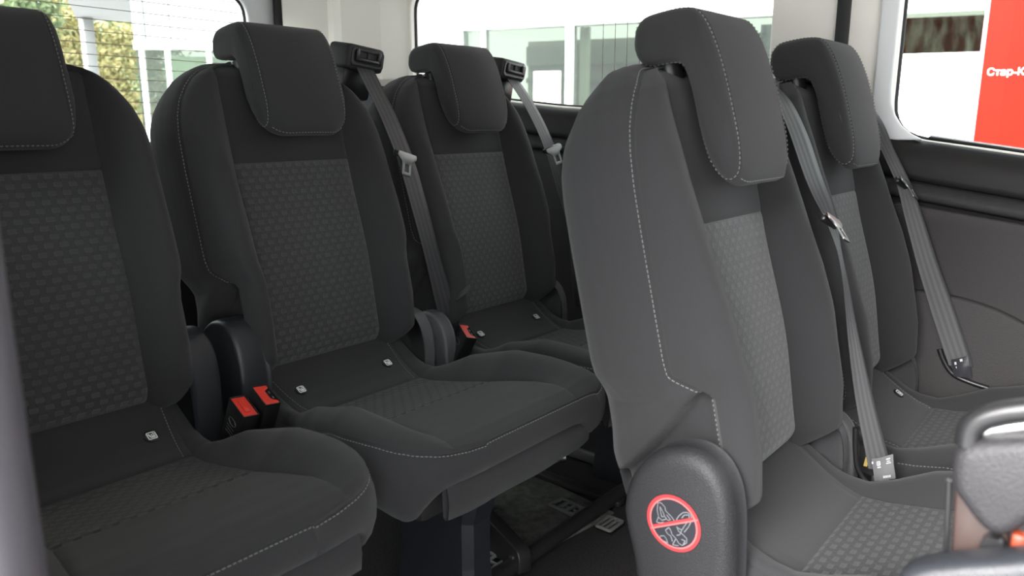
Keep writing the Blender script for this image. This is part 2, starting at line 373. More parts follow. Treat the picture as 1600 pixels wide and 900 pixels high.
# rounded door-opening pillar (trim runs down to the floor)
pl = [(.050, -.52), (.112, -.52), (.121, -.49), (.124, -.455), (.121, -.432), (.110, -.420), (.095, -.418), (.082, -.424), (.072, -.436), (.064, -.452), (.050, -.455)]
pl = [(float(a) + .006, float(b)) for a, b in pl]
bm = bmesh.new(); lo = [bm.verts.new((a, b, 0)) for a, b in pl]; hi = [bm.verts.new((a, b, 1.4)) for a, b in pl]
for j in range(len(pl)): bm.faces.new((lo[j], lo[(j + 1) % len(pl)], hi[(j + 1) % len(pl)], hi[j]))
bm.faces.new(lo); bm.faces.new(hi)
struct(bm_obj('trim_6', bm, STRIP, None, True, 50))
struct(box_obj('trim_7', (.06, .30, 1.35), (.09, 1.9, .10), BEIGE, bevel=.02))
struct(box_obj('trim_8', (.06, 1.15, .70), (.09, .14, 1.40), BEIGE, bevel=.02))
ceil = struct(box_obj('ceiling', (.98, -.08, 1.425), (1.98, 4.85, .05), mat('pale_headlining', (.70, .68, .64), .9)))

# unseen front of the cabin, added to block light from ahead: closed front-door side and a cowl with the windscreen opening
w7 = round_poly([(1.30, sill(1.2)), (2.05, sill(1.9)), (1.80, 1.28), (1.30, 1.29)], .05)
struct(plate('added_unseen_wall_front_right', [(1.20, .0), (2.4, .0), (2.4, .55), (1.9, 1.40), (1.20, 1.40)], [w7], .05, lambda a, b, d: (.055 - d + .05, a, b), DTRIM, bevel=.008))
ws = round_poly([(.20, .98), (1.76, .98), (1.66, 1.34), (.30, 1.34)], .06)
struct(plate('added_unseen_wall_front', [(.0, .0), (1.95, .0), (1.95, 1.40), (.0, 1.40)], [ws], .05, lambda a, b, d: (a, 2.28 + d, b), DTRIM, bevel=.008))
plate('tailgate_trim', round_poly([(.04, .02), (1.60, .02), (1.60, H - .085), (.04, H - .085)], .03), [], .025, lambda a, b, d: (a, -2.468 + d, b), DTRIM, wall_back, bevel=.006)

# the sliding door, pushed back outside the rear quarter
dh = round_poly([(-1.70, sill(-1.2)), (-.62, sill(-.765)), (-.62, 1.29), (-1.70, 1.29)], .07)
door = struct(plate('door_1', round_poly([(-1.86, -.15), (-.50, -.15), (-.50, 1.44), (-1.86, 1.44)], .06), [dh], .05, lambda a, b, d: (-.09 + d, a, b), mat('grey_car_paint', (.25, .26, .28), .3, metal=.3, coat=.6), bevel=.01))
cdh = np.mean(dh, 0); plate('door_glass', [tuple(cdh + (np.array(q) - cdh) * 1.012) for q in dh], [], .004, lambda a, b, d: (-.065 + d, a, b), GLASS, door, smooth=False)
# ================================================================== seats
TH = math.radians(13)
def tn(x, t, n): return (x, t * math.sin(TH) + n * math.cos(TH), -t * math.cos(TH) + n * math.sin(TH))
def tn_arr0(A):
    A = np.asarray(A, float)
    return np.stack([A[..., 0], A[..., 1] * math.sin(TH) + A[..., 2] * math.cos(TH), -A[..., 1] * math.cos(TH) + A[..., 2] * math.sin(TH)], -1)
def grid_faces(nr, nc, keep=None):
    return [(r * nc + c, (r + 1) * nc + c, (r + 1) * nc + c + 1, r * nc + c + 1) for r in range(nr - 1) for c in range(nc - 1) if keep is None or keep(r, c)]
def sub_obj(name, V, faces, material, parent, uvs=None):
    used = sorted({i for f in faces for i in f}); mp = {k: i for i, k in enumerate(used)}
    return mesh_obj(name, [V[k] for k in used], [[mp[i] for i in f] for f in faces], material, parent, uvs=None if uvs is None else [uvs[k] for k in used])
def normals_along(P, side):
    """unit normals of a strip: tangent x side vector"""
    T = np.gradient(P, axis=0); N = np.cross(T, side); N /= np.linalg.norm(N, axis=1, keepdims=True) + 1e-9; return N

# ---- backrest, in (x, t down the back, n forward) coordinates, t = 0 at the top of the woven insert
WT = [-.207, -.2045, -.198, -.187, -.173, -.155, -.13, -.1, -.06, 0, .1, .165, .185, .205, .225, .3, .37, .39, .402]
WW = [.075, .105, .130, .152, .170, .184, .198, .207, .212, .213, .212, .211, .207, .197, .190, .190, .188, .181, .165]
def back_W(t): return np.interp(t, WT, WW)
def back_WR(t): return np.interp(np.asarray(t) - .024 * ss(.0, -.10, t) * ss(-.207, -.19, t), WT, WW)     # the belt-side shoulder slopes more
def back_edge_n(t): return -.014 + .046 * ss(.185, .225, t)
def back_h(t): return np.interp(t, [-.207, -.16, -.1, 0, .1, .3, .37, .402], [.004, .016, .030, .047, .060, .068, .060, .035])
def back_e(t): return np.minimum(.130, .90 * back_W(t))
def back_eR(t): return np.minimum(.130, .90 * back_WR(t))
def back_n(x, t):
    e, W = np.where(x > 0, back_eR(t), back_e(t)), np.where(x > 0, back_WR(t), back_W(t)); ax = np.abs(x)
    n0 = .010 * np.exp(-((t - .2) / .12) ** 2) - .006 * (ax / .13) ** 2 * 0
    q = np.clip((ax - e) / np.maximum(W - e, 1e-4), 0, 1)
    h, ne = back_h(t), back_edge_n(t)
    up = np.sin(np.minimum(q / .58, 1) * math.pi / 2) ** 1.15
    dn = np.sqrt(np.clip(1 - (np.clip((q - .58) / .42, 0, 1)) ** 2.4, 0, 1))
    n = np.where(q < .58, n0 + h * up, ne + (n0 + h - ne) * dn)
    n = n - .0035 * np.exp(-((ax - e) / .0035) ** 2)                                   # seam beside the insert
    n = n - .0030 * np.exp(-(t / .003) ** 2) * (ax < e)                                # seam above the insert
    n = n - .034 * np.clip((-.172 - t) / .035, 0, 1) ** 2 * (1 - .3 * q)               # rolls over at the top
    n = n - .050 * np.clip((t - .355) / .047, 0, 1) ** 2                               # tucks under at the bottom
    return n
def back_xs(t, inner, outer):
    e, W, eR, WR = float(back_e(t)), float(back_W(t)), float(back_eR(t)), float(back_WR(t))
    return np.r_[-(e + (W - e) * outer[::-1]), np.where(inner < 0, e, eR) * inner, eR + (WR - eR) * outer]
def make_backrest(parent, kb=1.):
    def tn_arr(A):
        A = np.array(A, float); A[..., 1] = np.where(A[..., 1] < 0, A[..., 1] * kb, A[..., 1]); return tn_arr0(A)
    rows = np.unique(np.round(np.r_[np.linspace(-.207, -.15, 16), np.linspace(-.15, 0, 20), [-.004, .004], np.linspace(0, .18, 22), np.linspace(.18, .34, 64), np.linspace(.34, .402, 12)], 4))
    inner = np.r_[-1, -.965, np.linspace(-.9, .9, 13), .965, 1]
    outer = np.r_[.05, .12, np.linspace(.2, .9, 11), .94, .97, .99, 1]
    V, UV = [], []
    for t in rows:
        xs = back_xs(t, inner, outer)
        n = back_n(xs, np.full_like(xs, t))
        V += list(tn_arr(np.stack([xs, np.full_like(xs, t), n], 1))); UV += [(x + .2, t) for x in xs]
    nc = len(inner) + 2 * len(outer); nr = len(rows); no = len(outer)
    V = np.array(V)
    # boundary ring -> side gusset running back
    L = [r * nc for r in range(nr - 1, -1, -1)] + list(range(1, nc - 1)) + [r * nc + nc - 1 for r in range(nr)] + [(nr - 1) * nc + c for c in range(nc - 2, 0, -1)]
    xt = []
    for i in L:
        r, c = divmod(i, nc); t = rows[r]; x = back_xs(t, inner, outer)[c]
        xt.append((x, t, float(back_n(np.array([x]), np.array([t]))[0])))
    xt = np.array(xt); m = len(xt)
    T = np.roll(xt[:, :2], -2, 0) - np.roll(xt[:, :2], 2, 0); O2 = np.stack([T[:, 1], -T[:, 0]], 1); O2 /= np.linalg.norm(O2, axis=1, keepdims=True) + 1e-9
    cen = np.array([0, .1]); flip = np.sum(O2 * (xt[:, :2] - cen), 1) < 0; O2[flip] *= -1
    for _ in range(6): O2 = (O2 + np.roll(O2, 1, 0) + np.roll(O2, -1, 0)) / 3
    top = np.clip(-O2[:, 1], 0, 1); side = np.abs(O2[:, 0])
    loops = [xt]
    ff = np.r_[.03, .07, np.linspace(.11, .86, 26), .89, .915, .94, .96, .98, 1]; prof = list(zip(ff, np.interp(ff, [.03, .07, .14, .25, .4, .55, .7, .82, .91, .97, 1], [-.0025, .0035, .0075, .010, .0115, .0115, .009, .003, -.009, -.028, -.06])))
    for f, off in prof:
        n = xt[:, 2] + (-.158 - xt[:, 2]) * f
        tt = xt[:, 1]; tc = .212 + .95 * np.maximum(0, -n + .01) - 1.8 * np.maximum(0, -n - .03) ** 2
        ins = .026 * ss(tc - .003, tc + .007, tt) * ss(.01, .09, f) * side - .007 * np.exp(-((tt - tc + .03) / .028) ** 2) * side * ss(.03, .3, f)
        o = off - ins
        drop = top ** 1.5 * np.interp(f, [0, .12, .43, .67, .83, .94, 1], [0, -.005, -.001, .018, .052, .10, .14])
        p = np.stack([xt[:, 0] + O2[:, 0] * o, xt[:, 1] + O2[:, 1] * o + drop, n], 1); loops.append(p)
    Lp = [tn_arr(p) for p in loops]
    GV = np.concatenate(Lp); GF = []
    for k in range(len(loops) - 1):
        for j in range(m): GF.append((k * m + j, k * m + (j + 1) % m, (k + 1) * m + (j + 1) % m, (k + 1) * m + j))
    last = (len(loops) - 1) * m; ctr = len(GV); GV = np.vstack([GV, tn_arr(np.array([[0, .12, -.158]]))])
    for j in range(m): GF.append((last + j, last + (j + 1) % m, ctr))
    bk = mesh_obj('backrest', GV, GF, FAB, parent)
    c0, c1 = no, no + len(inner) - 1; r0 = int(np.where(np.abs(rows) < 1e-6)[0][0])
    sub_obj('bolster', V, grid_faces(nr, nc, lambda r, c: c < c0), FAB, bk)
    sub_obj('bolster', V, grid_faces(nr, nc, lambda r, c: c >= c1), FAB, bk)
    sub_obj('upper_panel', V, grid_faces(nr, nc, lambda r, c: c0 <= c < c1 and r < r0), FAB, bk)
    sub_obj('woven_insert', V, grid_faces(nr, nc, lambda r, c: c0 <= c < c1 and r >= r0), WEAVE, bk, UV)
    # stitching just behind the outer seam, down both sides and over the top
    P = Lp[1] * .35 + Lp[2] * .65; N = np.cross(np.roll(P, -1, 0) - np.roll(P, 1, 0), Lp[3] - Lp[1]); N /= np.linalg.norm(N, axis=1, keepdims=True) + 1e-9
    out = tn_arr(np.stack([O2[:, 0], O2[:, 1], np.zeros(m)], 1)); N *= np.sign(np.sum(N * out, 1, keepdims=True))
    k = nr + (nc - 2) + nr
    stitches('stitching', P[4:k - 4] + N[4:k - 4] * .0004, N[4:k - 4], STITCH, bk)
    return bk

def cap_faces(loop2d, off):
    bm = bmesh.new(); vs = [bm.verts.new((float(a), float(b), 0)) for a, b in loop2d]
    bm.faces.new(vs); bmesh.ops.triangulate(bm, faces=bm.faces[:], ngon_method='EAR_CLIP'); bm.verts.index_update()
    idx = {v: i for i, v in enumerate(vs)}; out = [[off + idx[v] for v in f.verts] for f in bm.faces]; bm.free(); return out
# ---- headrest: forward-hanging C profile in (n, t), swept across x with rounded corners
def make_headrest(parent, kh=1., kb=1.):
    tn_arr = tn_arr0
    prof = np.array([(-.052, -.290), (-.058, -.266), (-.052, -.243), (-.036, -.233), (-.010, -.230), (.008, -.224), (.015, -.208), (.019, -.18), (.021, -.14), (.024, -.10), (.029, -.073), (.040, -.052), (.058, -.043), (.074, -.052),
                     (.080, -.09), (.079, -.14), (.076, -.19), (.070, -.235), (.060, -.268), (.043, -.288), (.018, -.297), (-.012, -.301), (-.038, -.301)])
    prof[:, 1] *= kh
    pr = spline(np.vstack([prof, prof[:1]]), 4)[:-1]; m = len(pr)
    cen = np.array([.045, -.18]); nrm = []
    Tt = np.roll(pr, -1, 0) - np.roll(pr, 1, 0); Nn = np.stack([Tt[:, 1], -Tt[:, 0]], 1); Nn /= np.linalg.norm(Nn, axis=1, keepdims=True) + 1e-9
    # outward orientation by signed area
    area = np.sum(pr[:, 0] * np.roll(pr[:, 1], -1) - np.roll(pr[:, 0], -1) * pr[:, 1]); Nn *= 1 if area > 0 else -1
    w = .092
    def slice_(x, ins):
        p = pr - Nn * ins; ax = abs(x)
        def cr(R, lim): q = np.clip((ax - (lim - R)) / R, 0, 1); return R * (1 - math.sqrt(max(0, 1 - q * q)))
        b, tp = (cr(.050, .097) if kh < 1 else cr(.040, .098)), cr(.024, .103)
        t = p[:, 1] - b * ss(-.16 * kh, -.045 * kh, p[:, 1]) * 1.0 + tp * ss(-.20 * kh, -.29 * kh, p[:, 1])
        n = p[:, 0] - .010 * (ax / .09) ** 2 * ss(.03, .07, p[:, 0])
        return tn_arr(np.stack([np.full(m, x), t, n], 1))
    xs = .082 * np.sin(np.linspace(-math.pi / 2, math.pi / 2, 41))
    S = [slice_(x, 0) for x in xs]
    V = np.concatenate(S); F = [(i * m + j, i * m + (j + 1) % m, (i + 1) * m + (j + 1) % m, (i + 1) * m + j) for i in range(len(xs) - 1) for j in range(m)]
    hd = mesh_obj('headrest', V, F, FAB, parent)
    for s in (-1, 1):
        ring = [slice_(s * .082, 0), slice_(s * .0835, .0022), slice_(s * .087, .0005), slice_(s * .0925, .0015), slice_(s * .0965, .004), slice_(s * .0985, .007), slice_(s * .0995, .0095)]
        V = np.concatenate(ring); F = [(k * m + j, k * m + (j + 1) % m, (k + 1) * m + (j + 1) % m, (k + 1) * m + j) for k in range(len(ring) - 1) for j in range(m)]
        F += cap_faces(pr - Nn * .0095, (len(ring) - 1) * m)
        sd = mesh_obj('side_panel', V, F, FAB, hd)
        P = slice_(s * .0865, -.0004); N = P - slice_(s * .075, .02); N /= np.linalg.norm(N, axis=1, keepdims=True)
        a0 = 28
        stitches('stitching', np.roll(P, -a0, 0)[:m - 2], np.roll(N, -a0, 0)[:m - 2], STITCH, sd, width=.001)
    jb = int(np.argmin(np.abs(pr[:, 0] - .073) + np.abs(pr[:, 1] + .047 * kh)))
    Q = np.array([slice_(x, -.0006)[jb] for x in .0815 * np.sin(np.linspace(-math.pi / 2, math.pi / 2, 60))]); stitches('stitching', Q, np.tile([0, .75, -.6], (60, 1)), STITCH, hd, width=.001)
    for s in (-1, 1):
        bm = bmesh.new(); bm_tube(bm, [tn(s * .058, -.25 * kh, -.014), tn(s * .058, -.16 * kb, -.030)], .0065, 12)
        po = bm_obj('post', bm, CHROME, parent, True, 50)
        bm = bmesh.new(); bm_tube(bm, [tn(s * .058, -.216 * kb, -.026), tn(s * .058, -.214 * kb, -.026), tn(s * .058, -.18 * kb, -.028)], [.016, .0195, .0195], 20)
        bm_obj('collar', bm, PLB, po, True, 50)
    return hd

# ---- cushion: z(x, y) height field with bolsters, gusset and skirt
CF = .982
CY = [.015, .10, .16, .19, .22, .27, .33, .42, .47, .505, .53, .55, .563, .572, .579, .584, .587]
CW = [.180, .178, .178, .180, .188, .206, .222, .230, .229, .224, .217, .206, .194, .180, .160, .13, .09]
BENCH = False      # the bench cushion is squarer on its inner (right) side
CWB = [.186, .186, .190, .196, .212, .234, .244, .248, .249, .249, .249, .248, .246, .243, .238, .228, .21]
def cush_W(y, x=-1.): return np.where(np.asarray(x) > 0, np.interp(y, CY, CWB if BENCH else CW), np.interp(y, CY, CW))
def cush_e(y, x=-1.): return np.minimum(np.interp(y, [0, .19, .39, .5, .587], [.165, .140, .132, .150, .15]), cush_W(y, x) * .9)
def cush_z(x, y):
    ax = np.abs(x); e, W = cush_e(y, x), cush_W(y, x)
    z = np.interp(y, [.015, .04, .07, .10, .13, .16, .19, .23, .30, .39, .45, .50, .54, .565, .58, .587], [-.352, -.362, -.378, -.398, -.417, -.431, -.439, -.436, -.422, -.402, -.391, -.384, -.382, -.385, -.392, -.398])
    q = np.clip((ax - e) / np.maximum(W - e, 1e-4), 0, 1)
    h = np.interp(y, [0, .08, .14, .20, .28, .38, .46, .53, .587], [0, .0, .002, .014, .038, .042, .028, .012, 0.])
    z = z + h * np.sin(np.minimum(q / .6, 1) * math.pi / 2) ** 1.2
    edge = np.interp(y, [0, .1, .2, .3, .45, .587], [-.005, -.006, -.018, -.030, -.020, -.004])
    z = z + edge * (1 - np.sqrt(np.clip(1 - np.clip((q - .6) / .4, 0, 1) ** 2.4, 0, 1)))
    z = z - .003 * np.exp(-((ax - e) / .0035) ** 2) * (y > .02) * (1 - .8 * ss(.47, .55, y))
    for ys in (.19, .39): z = z - .003 * np.exp(-((y - ys) / .003) ** 2) * (ax < e)
    z = z - .003 * np.exp(-((ax - np.interp(y, [.06, .187], [.153, .129])) / .003) ** 2) * (y < .19)
    return z
def make_cushion(parent, skirt_sign=1):
    rows = np.unique(np.round(np.r_[np.linspace(.015, .19, 24), [.186, .194], np.linspace(.19, .39, 26), [.386, .394], np.linspace(.39, .55, 20), np.linspace(.55, .587, 14)], 4))
    inner = np.r_[-1, -.97, np.linspace(-.92, .92, 31), .97, 1]
    outer = np.r_[.05, .12, np.linspace(.2, .9, 11), .94, .97, .99, 1]
    V, UV, RX = [], [], []
    arc = 0; py = None
    for y in rows:
        e, W, eR, WR = float(cush_e(y)), float(cush_W(y)), float(cush_e(y, 1.)), float(cush_W(y, 1.))
        xs = np.r_[-(e + (W - e) * outer[::-1]), np.where(inner < 0, e, eR) * inner, eR + (WR - eR) * outer]
        z = cush_z(xs, np.full_like(xs, y)); V += [(a, y - .012 * ss(.3, .58, y), b) for a, b in zip(xs, z)]; UV += [(a + .2, y) for a in xs]; RX.append(xs)
    V = np.array(V); nc = len(RX[0]); nr = len(rows); no = len(outer)
    L = [r * nc for r in range(nr)] + [(nr - 1) * nc + c for c in range(1, nc - 1)] + [r * nc + nc - 1 for r in range(nr - 1, -1, -1)]
    B = V[L]; m = len(B)
    T = np.gradient(B[:, :2], axis=0); O2 = np.stack([-T[:, 1], T[:, 0]], 1); O2 /= np.linalg.norm(O2, axis=1, keepdims=True) + 1e-9
    cen = np.array([0, .3]); fl = np.sum(O2 * (B[:, :2] - cen), 1) < 0; O2[fl] *= -1
    for _ in range(8): O2[1:-1] = (O2[1:-1] + O2[:-2] + O2[2:]) / 3
    O2 /= np.linalg.norm(O2, axis=1, keepdims=True) + 1e-9
    front = np.clip(O2[:, 1], 0, 1)
    bot = np.interp(B[:, 1], [0, .2, .45, .587], [-.47, -.50, -.500, -.450])
    bot = bot - .035 * np.exp(-((np.abs(B[:, 0]) - .215) / .03) ** 2) * ss(.45, .53, B[:, 1])
    loops = [B]
    for f, off in [(.03, -.002), (.08, .003), (.2, .008), (.4, .0105), (.6, .009), (.8, .002), (.93, -.008), (1, -.02), (1, -.10)]:
        z = B[:, 2] + (bot - B[:, 2]) * f
        loops.append(np.stack([B[:, 0] + O2[:, 0] * off, B[:, 1] + O2[:, 1] * off, z], 1))
    GV = np.concatenate(loops); GF = [(k * m + j, k * m + j + 1, (k + 1) * m + j + 1, (k + 1) * m + j) for k in range(len(loops) - 1) for j in range(m - 1)]
    # close the underside and the rear so that the cushion is a solid body
    lk = (len(loops) - 1) * m; half = m // 2
    for j in range(half): GF.append((lk + j, lk + j + 1, lk + m - 2 - j, lk + m - 1 - j)) if j + 1 < m - 2 - j else None
    for k in range(len(loops) - 1): GF.append((k * m, (k + 1) * m, (k + 1) * m + m - 1, k * m + m - 1))
    cu = mesh_obj('cushion', GV, GF, FAB, parent)
    c0, c1 = no, no + len(inner) - 1
    ra = int(np.argmin(np.abs(rows - .19))); rb = int(np.argmin(np.abs(rows - .39)))
    sub_obj('bolster', V, grid_faces(nr, nc, lambda r, c: c < c0), FAB, cu)
    sub_obj('bolster', V, grid_faces(nr, nc, lambda r, c: c >= c1), FAB, cu)
    sub_obj('rear_panel', V, grid_faces(nr, nc, lambda r, c: c0 <= c < c1 and r < ra), FAB, cu)
    sub_obj('woven_insert', V, grid_faces(nr, nc, lambda r, c: c0 <= c < c1 and ra <= r < rb), WEAVE_C, cu, UV)
    sub_obj('thigh_panel', V, grid_faces(nr, nc, lambda r, c: c0 <= c < c1 and r >= rb), FAB, cu)
    P = loops[1] * .3 + loops[2] * .7; N = np.stack([O2[:, 0], O2[:, 1], np.full(m, .7)], 1); N /= np.linalg.norm(N, axis=1, keepdims=True)
    k0 = int(np.argmin(np.abs(rows - .20)))
    stitches('stitching', (P + N * .0008)[k0:m - k0], N[k0:m - k0], STITCH, cu)
    for s in (-1, 1):
        yy = np.linspace(.06, .187, 30); xx = s * np.interp(yy, [.06, .187], [.150, .126])
        Q = np.stack([xx, yy, cush_z(xx, yy) + .0012], 1); NN = np.tile([0, .6, .8], (30, 1))
        stitches('stitching', Q, NN, STITCH, cu, width=.001)
    # front skirt flap hanging below the padded edge
    sk = []; xs = np.linspace(-.165, .215, 30) * skirt_sign
    for i, x in enumerate(xs):
        for j, (dy, z) in enumerate([(-.010, -.440), (-.004, -.452), (-.001, -.475), (-.004, -.500), (-.010, -.503), (-.014, -.497), (-.016, -.440)]):
            sk.append((x, .577 - .012 * (abs(x) / .2) ** 4 + dy + .0015 * math.sin(x * 40), z))
    mesh_obj('skirt', sk, grid_faces(len(xs), 7), FAB, cu)
    # isofix badges
    for s in (-1, 1):
        y0 = .128; z0 = float(cush_z(np.array([s * .106]), np.array([y0]))[0])
        d = np.array([0, .06, -.038]); d /= np.linalg.norm(d); nrm = np.array([0, .535, .845]); nrm /= np.linalg.norm(nrm); d = np.cross(nrm, [1, 0, 0]); d = -d if d[2] > 0 else d
        c = np.array([s * .106, y0, z0]) + nrm * .001
        bm = bmesh.new(); bm_tube(bm, [c - nrm * .001, c + nrm * .0022, c + nrm * .0032], [.0112, .0112, .0096], 20); bg = bm_obj('isofix_badge', bm, PLB, cu, True, 40)
        bm = bmesh.new(); top = c + nrm * .0034
        def stroke(pts, w, closed=False):
            pts = [np.array(p) for p in pts]
            if closed: pts = pts + [pts[0]]
            for a, b in zip(pts[:-1], pts[1:]):
                t = (b - a) / (np.linalg.norm(b - a) + 1e-9); q = np.array([-t[1], t[0]]) * w / 2; a2, b2 = a - t * w * .4, b + t * w * .4
                vs = [bm.verts.new(top + np.array([1, 0, 0]) * p[0] - d * p[1]) for p in (a2 - q, a2 + q, b2 + q, b2 - q)]; bm.faces.new(vs)
        stroke(round_poly([(-.0065, -.0065), (.0065, -.0065), (.0065, .0065), (-.0065, .0065)], .002, 3), .0020, True)
        stroke([(-.004, .003), (-.002, -.003), (.0035, -.0035)], .0026); stroke([(0, .002), (.001, -.0015), (.004, -.001)], .002); stroke([(.003, .004), (.004, .0015)], .002)
        bm_obj('emblem', bm, WHITEINK, bg)
    return cu

# ---- recliner cover: round-topped moulded shell beside the cushion
COVER = [(-.020, -.375), (-.016, -.345), (-.004, -.316), (.016, -.291), (.042, -.273), (.072, -.265), (.102, -.268), (.127, -.281), (.145, -.304), (.155, -.335), (.160, -.38), (.163, -.44), (.166, -.50), (.10, -.56), (.02, -.56), (.008, -.50), (-.004, -.44), (-.015, -.40)]
def make_cover(parent, side, x0, x1, top=0., material=None, flat=False, shrink=0., fwd=1., name='recliner_cover'):
    """x0 is the inner face, x1 the outer face"""
    pts = spline(COVER[:13], 4); pts = np.vstack([pts, COVER[13:]]); m = len(pts)
    pts = pts.copy(); pts[:, 1] += top; pts[:, 0] = np.where(pts[:, 0] > .06, .06 + (pts[:, 0] - .06) * fwd, pts[:, 0])
    cen = np.array([.075, -.42 + top]); rings = []
    for f, ins in [(0, 0), (.2, 0), (.80, 0), (.88, .0008), (.94, .0025), (.98, .005), (1, .0085)] if flat else [(0, .0), (.55, .0), (.72, .0012), (.84, .005), (.93, .010), (.98, .0165), (1, .024)]:
        p = pts + (cen - pts) / np.linalg.norm(cen - pts, axis=1, keepdims=True) * (ins + shrink)
        rings.append(np.stack([np.full(m, side * (x0 + (x1 - x0) * f)), p[:, 0], p[:, 1]], 1))
    V = np.concatenate(rings); F = [(k * m + j, k * m + (j + 1) % m, (k + 1) * m + (j + 1) % m, (k + 1) * m + j) for k in range(len(rings) - 1) for j in range(m)]
    F.append([(len(rings) - 1) * m + j for j in range(m)]); F.append([j for j in range(m)])
    return mesh_obj(name, V, F, material or PLA, parent)

def seat_proto(kb, kh, bench):
    global BENCH
    BENCH = bench; r = empty('minibus_seat'); make_backrest(r, kb); make_headrest(r, kh, kb); make_cushion(r, 1 if bench else -1); return r
REAR, REARB = seat_proto(.92, .865, False), seat_proto(.92, .865, True)
FRONT = seat_proto(1.10, 1., False)
OC = {'A': (.407, -1.30, -.075), 'B': (.900, -1.30, -.075), 'C': (1.400, -1.30, -.075), 'D': (1.081, -.48, -.141), 'E': (1.581, -.48, -.141)}
SL = {'A': 'dark charcoal rear-row seat nearest the camera on the far left, partly cut off',
      'B': 'middle charcoal seat of the rear row, its whole cushion in view',
      'C': 'rear-row charcoal seat farthest away, beside the rear side window',
      'D': 'front-row charcoal seat with the no-hands sticker on its side cover',
      'E': 'front-row charcoal seat beside the side wall, below the red sign'}
SEAT = {}
for key, (ox, oy, oz) in OC.items():
    s = {'A': REAR, 'B': REARB, 'C': copy_tree(REAR) if key == 'C' else None, 'D': FRONT, 'E': copy_tree(FRONT) if key == 'E' else None}[key]
    s.location = (ox, oy, 0); tag(s, SL[key], 'seat', 'upholstered minibus seats'); SEAT[key] = s
for key, s in SEAT.items():
    base = OC[key][2] + CAM_H
    for c in [o for o in bpy.data.objects if o.parent == s]: c.location.z = base
ha = [o for o in bpy.data.objects if o.parent == SEAT['A'] and o.name.startswith('headrest')][0]
ha.location = (-.010, -.004, ha.location.z - .014)          # this one is pushed further down
cd = [o for o in bpy.data.objects if o.parent == SEAT['D'] and o.name.startswith('cushion')][0]
for o in [o for o in bpy.data.objects if o.parent == cd and o.name.startswith('isofix_badge')]:      # the near front seat shows no badges
    for k in [k for k in bpy.data.objects if k.parent == o]: bpy.data.objects.remove(k)
    bpy.data.objects.remove(o)
for o in sorted([o for o in bpy.data.objects if o.parent == cd and o.name.startswith('stitching')], key=lambda o: len(o.data.vertices))[:2]: bpy.data.objects.remove(o)
def seat_part(key, o): o.location.z = OC[key][2] + CAM_H; return o
def seat_xyz(key, p): return np.array(OC[key]) + np.array([0, 0, CAM_H]) + np.array(p)
for key, side, x0, x1, top, mt, shr, fl_, fw in [('A', 1, .172, .228, 0, PLA, 0, True, .8), ('B', -1, .172, .230, 0, PLA, 0, True, .8), ('D', -1, .200, .250, 0, PLG, 0, False, .80), ('B', 1, .200, .236, -.05, PLL, .01, True, .9),
        ('D', 1, .200, .236, -.06, PLL, .01, True, .9), ('E', -1, .200, .232, -.085, PLL, .01, True, .9), ('C', -1, .200, .232, -.07, PLL, .01, True, .9), ('E', 1, .200, .232, -.06, PLL, .01, True, .9), ('C', 1, .200, .232, -.06, PLL, .01, True, .9), ('A', -1, .175, .22, 0, PLA, 0, True, .8)]:
    seat_part(key, make_cover(SEAT[key], side, x0, x1, top, mt, shrink=shr, flat=fl_, fwd=fw))
# pedestals under each seat
for key in 'ABCDE':
    base = OC[key][2] + CAM_H; sgn = -1
    bm = bmesh.new(); bm_box(bm, (0, .29, base - .505), (.33, .44, .05), .012); fr = bm_obj('seat_frame', bm, DSTEEL, SEAT[key], True, 40)
    for sx in ((.008,) if key == 'B' else (-.165,) if key == 'D' else ((.165,) if key in 'CE' else (-.165, .165))):
        V, F = [], []; secs = [(0., .046, .10), (.12, .042, .085), (base - .60, .042, .085), (base - .52, .055, .11)]
        for z, wx, wy in secs:
            for dx, dy in [(-1, -1), (-1, .8), (-.7, 1), (.3, 1), (.6, .75), (1, .6), (1, -1)]:
                V.append((sx + dx * wx, .40 + (.05 if z > .3 else 0) + dy * wy, z))
        for k in range(3):
            for j in range(7): F.append((k * 7 + j, k * 7 + (j + 1) % 7, (k + 1) * 7 + (j + 1) % 7, (k + 1) * 7 + j))
        F += [list(range(7)), list(range(21, 28))]
        mesh_obj('leg_cover', V, F, PLA, SEAT[key], smooth=False)
# ================================================================== belts, buckles, fittings
NV = np.array([0, math.cos(TH), math.sin(TH)])
def back_pt(key, u, v, n): return on_plane(u, v, seat_xyz(key, NV * n), NV)
def ribbon(name, C, Wd, width, material, parent, thick=.0012, nsub=6):
    C = spline(C, nsub); Wd = spline(Wd, nsub); Wd /= np.linalg.norm(Wd, axis=1, keepdims=True)
    w = np.interp(np.linspace(0, 1, len(C)), np.linspace(0, 1, len(width)), width) if hasattr(width, '__len__') else np.full(len(C), width)
    T = np.gradient(C, axis=0); Nn = np.cross(Wd, T); Nn /= np.linalg.norm(Nn, axis=1, keepdims=True) + 1e-9
    d = np.r_[0, np.cumsum(np.linalg.norm(np.diff(C, axis=0), axis=1))]
    cols = [(-1, 1, 0), (-.5, 1, .25), (0, 1, .5), (.5, 1, .75), (1, 1, 1), (1, -1, 1), (-1, -1, 0), (-1, 1, 0)]
    V, UV = [], []
    for i in range(len(C)):
        for a, b, q in cols: V.append(C[i] + Wd[i] * w[i] * .5 * a + Nn[i] * thick * .5 * b); UV.append((q, d[i]))
    return mesh_obj(name, V, grid_faces(len(C), len(cols)), material, parent, uvs=UV)
def frame_obj(o, c, ex, ey, ez):
    mtx = Matrix.Identity(4)
    for i in range(3): mtx[i][0] = ex[i]; mtx[i][1] = ey[i]; mtx[i][2] = ez[i]; mtx[i][3] = c[i]
    o.matrix_local = mtx; return o
def unit(v): v = np.asarray(v, float); return v / np.linalg.norm(v)
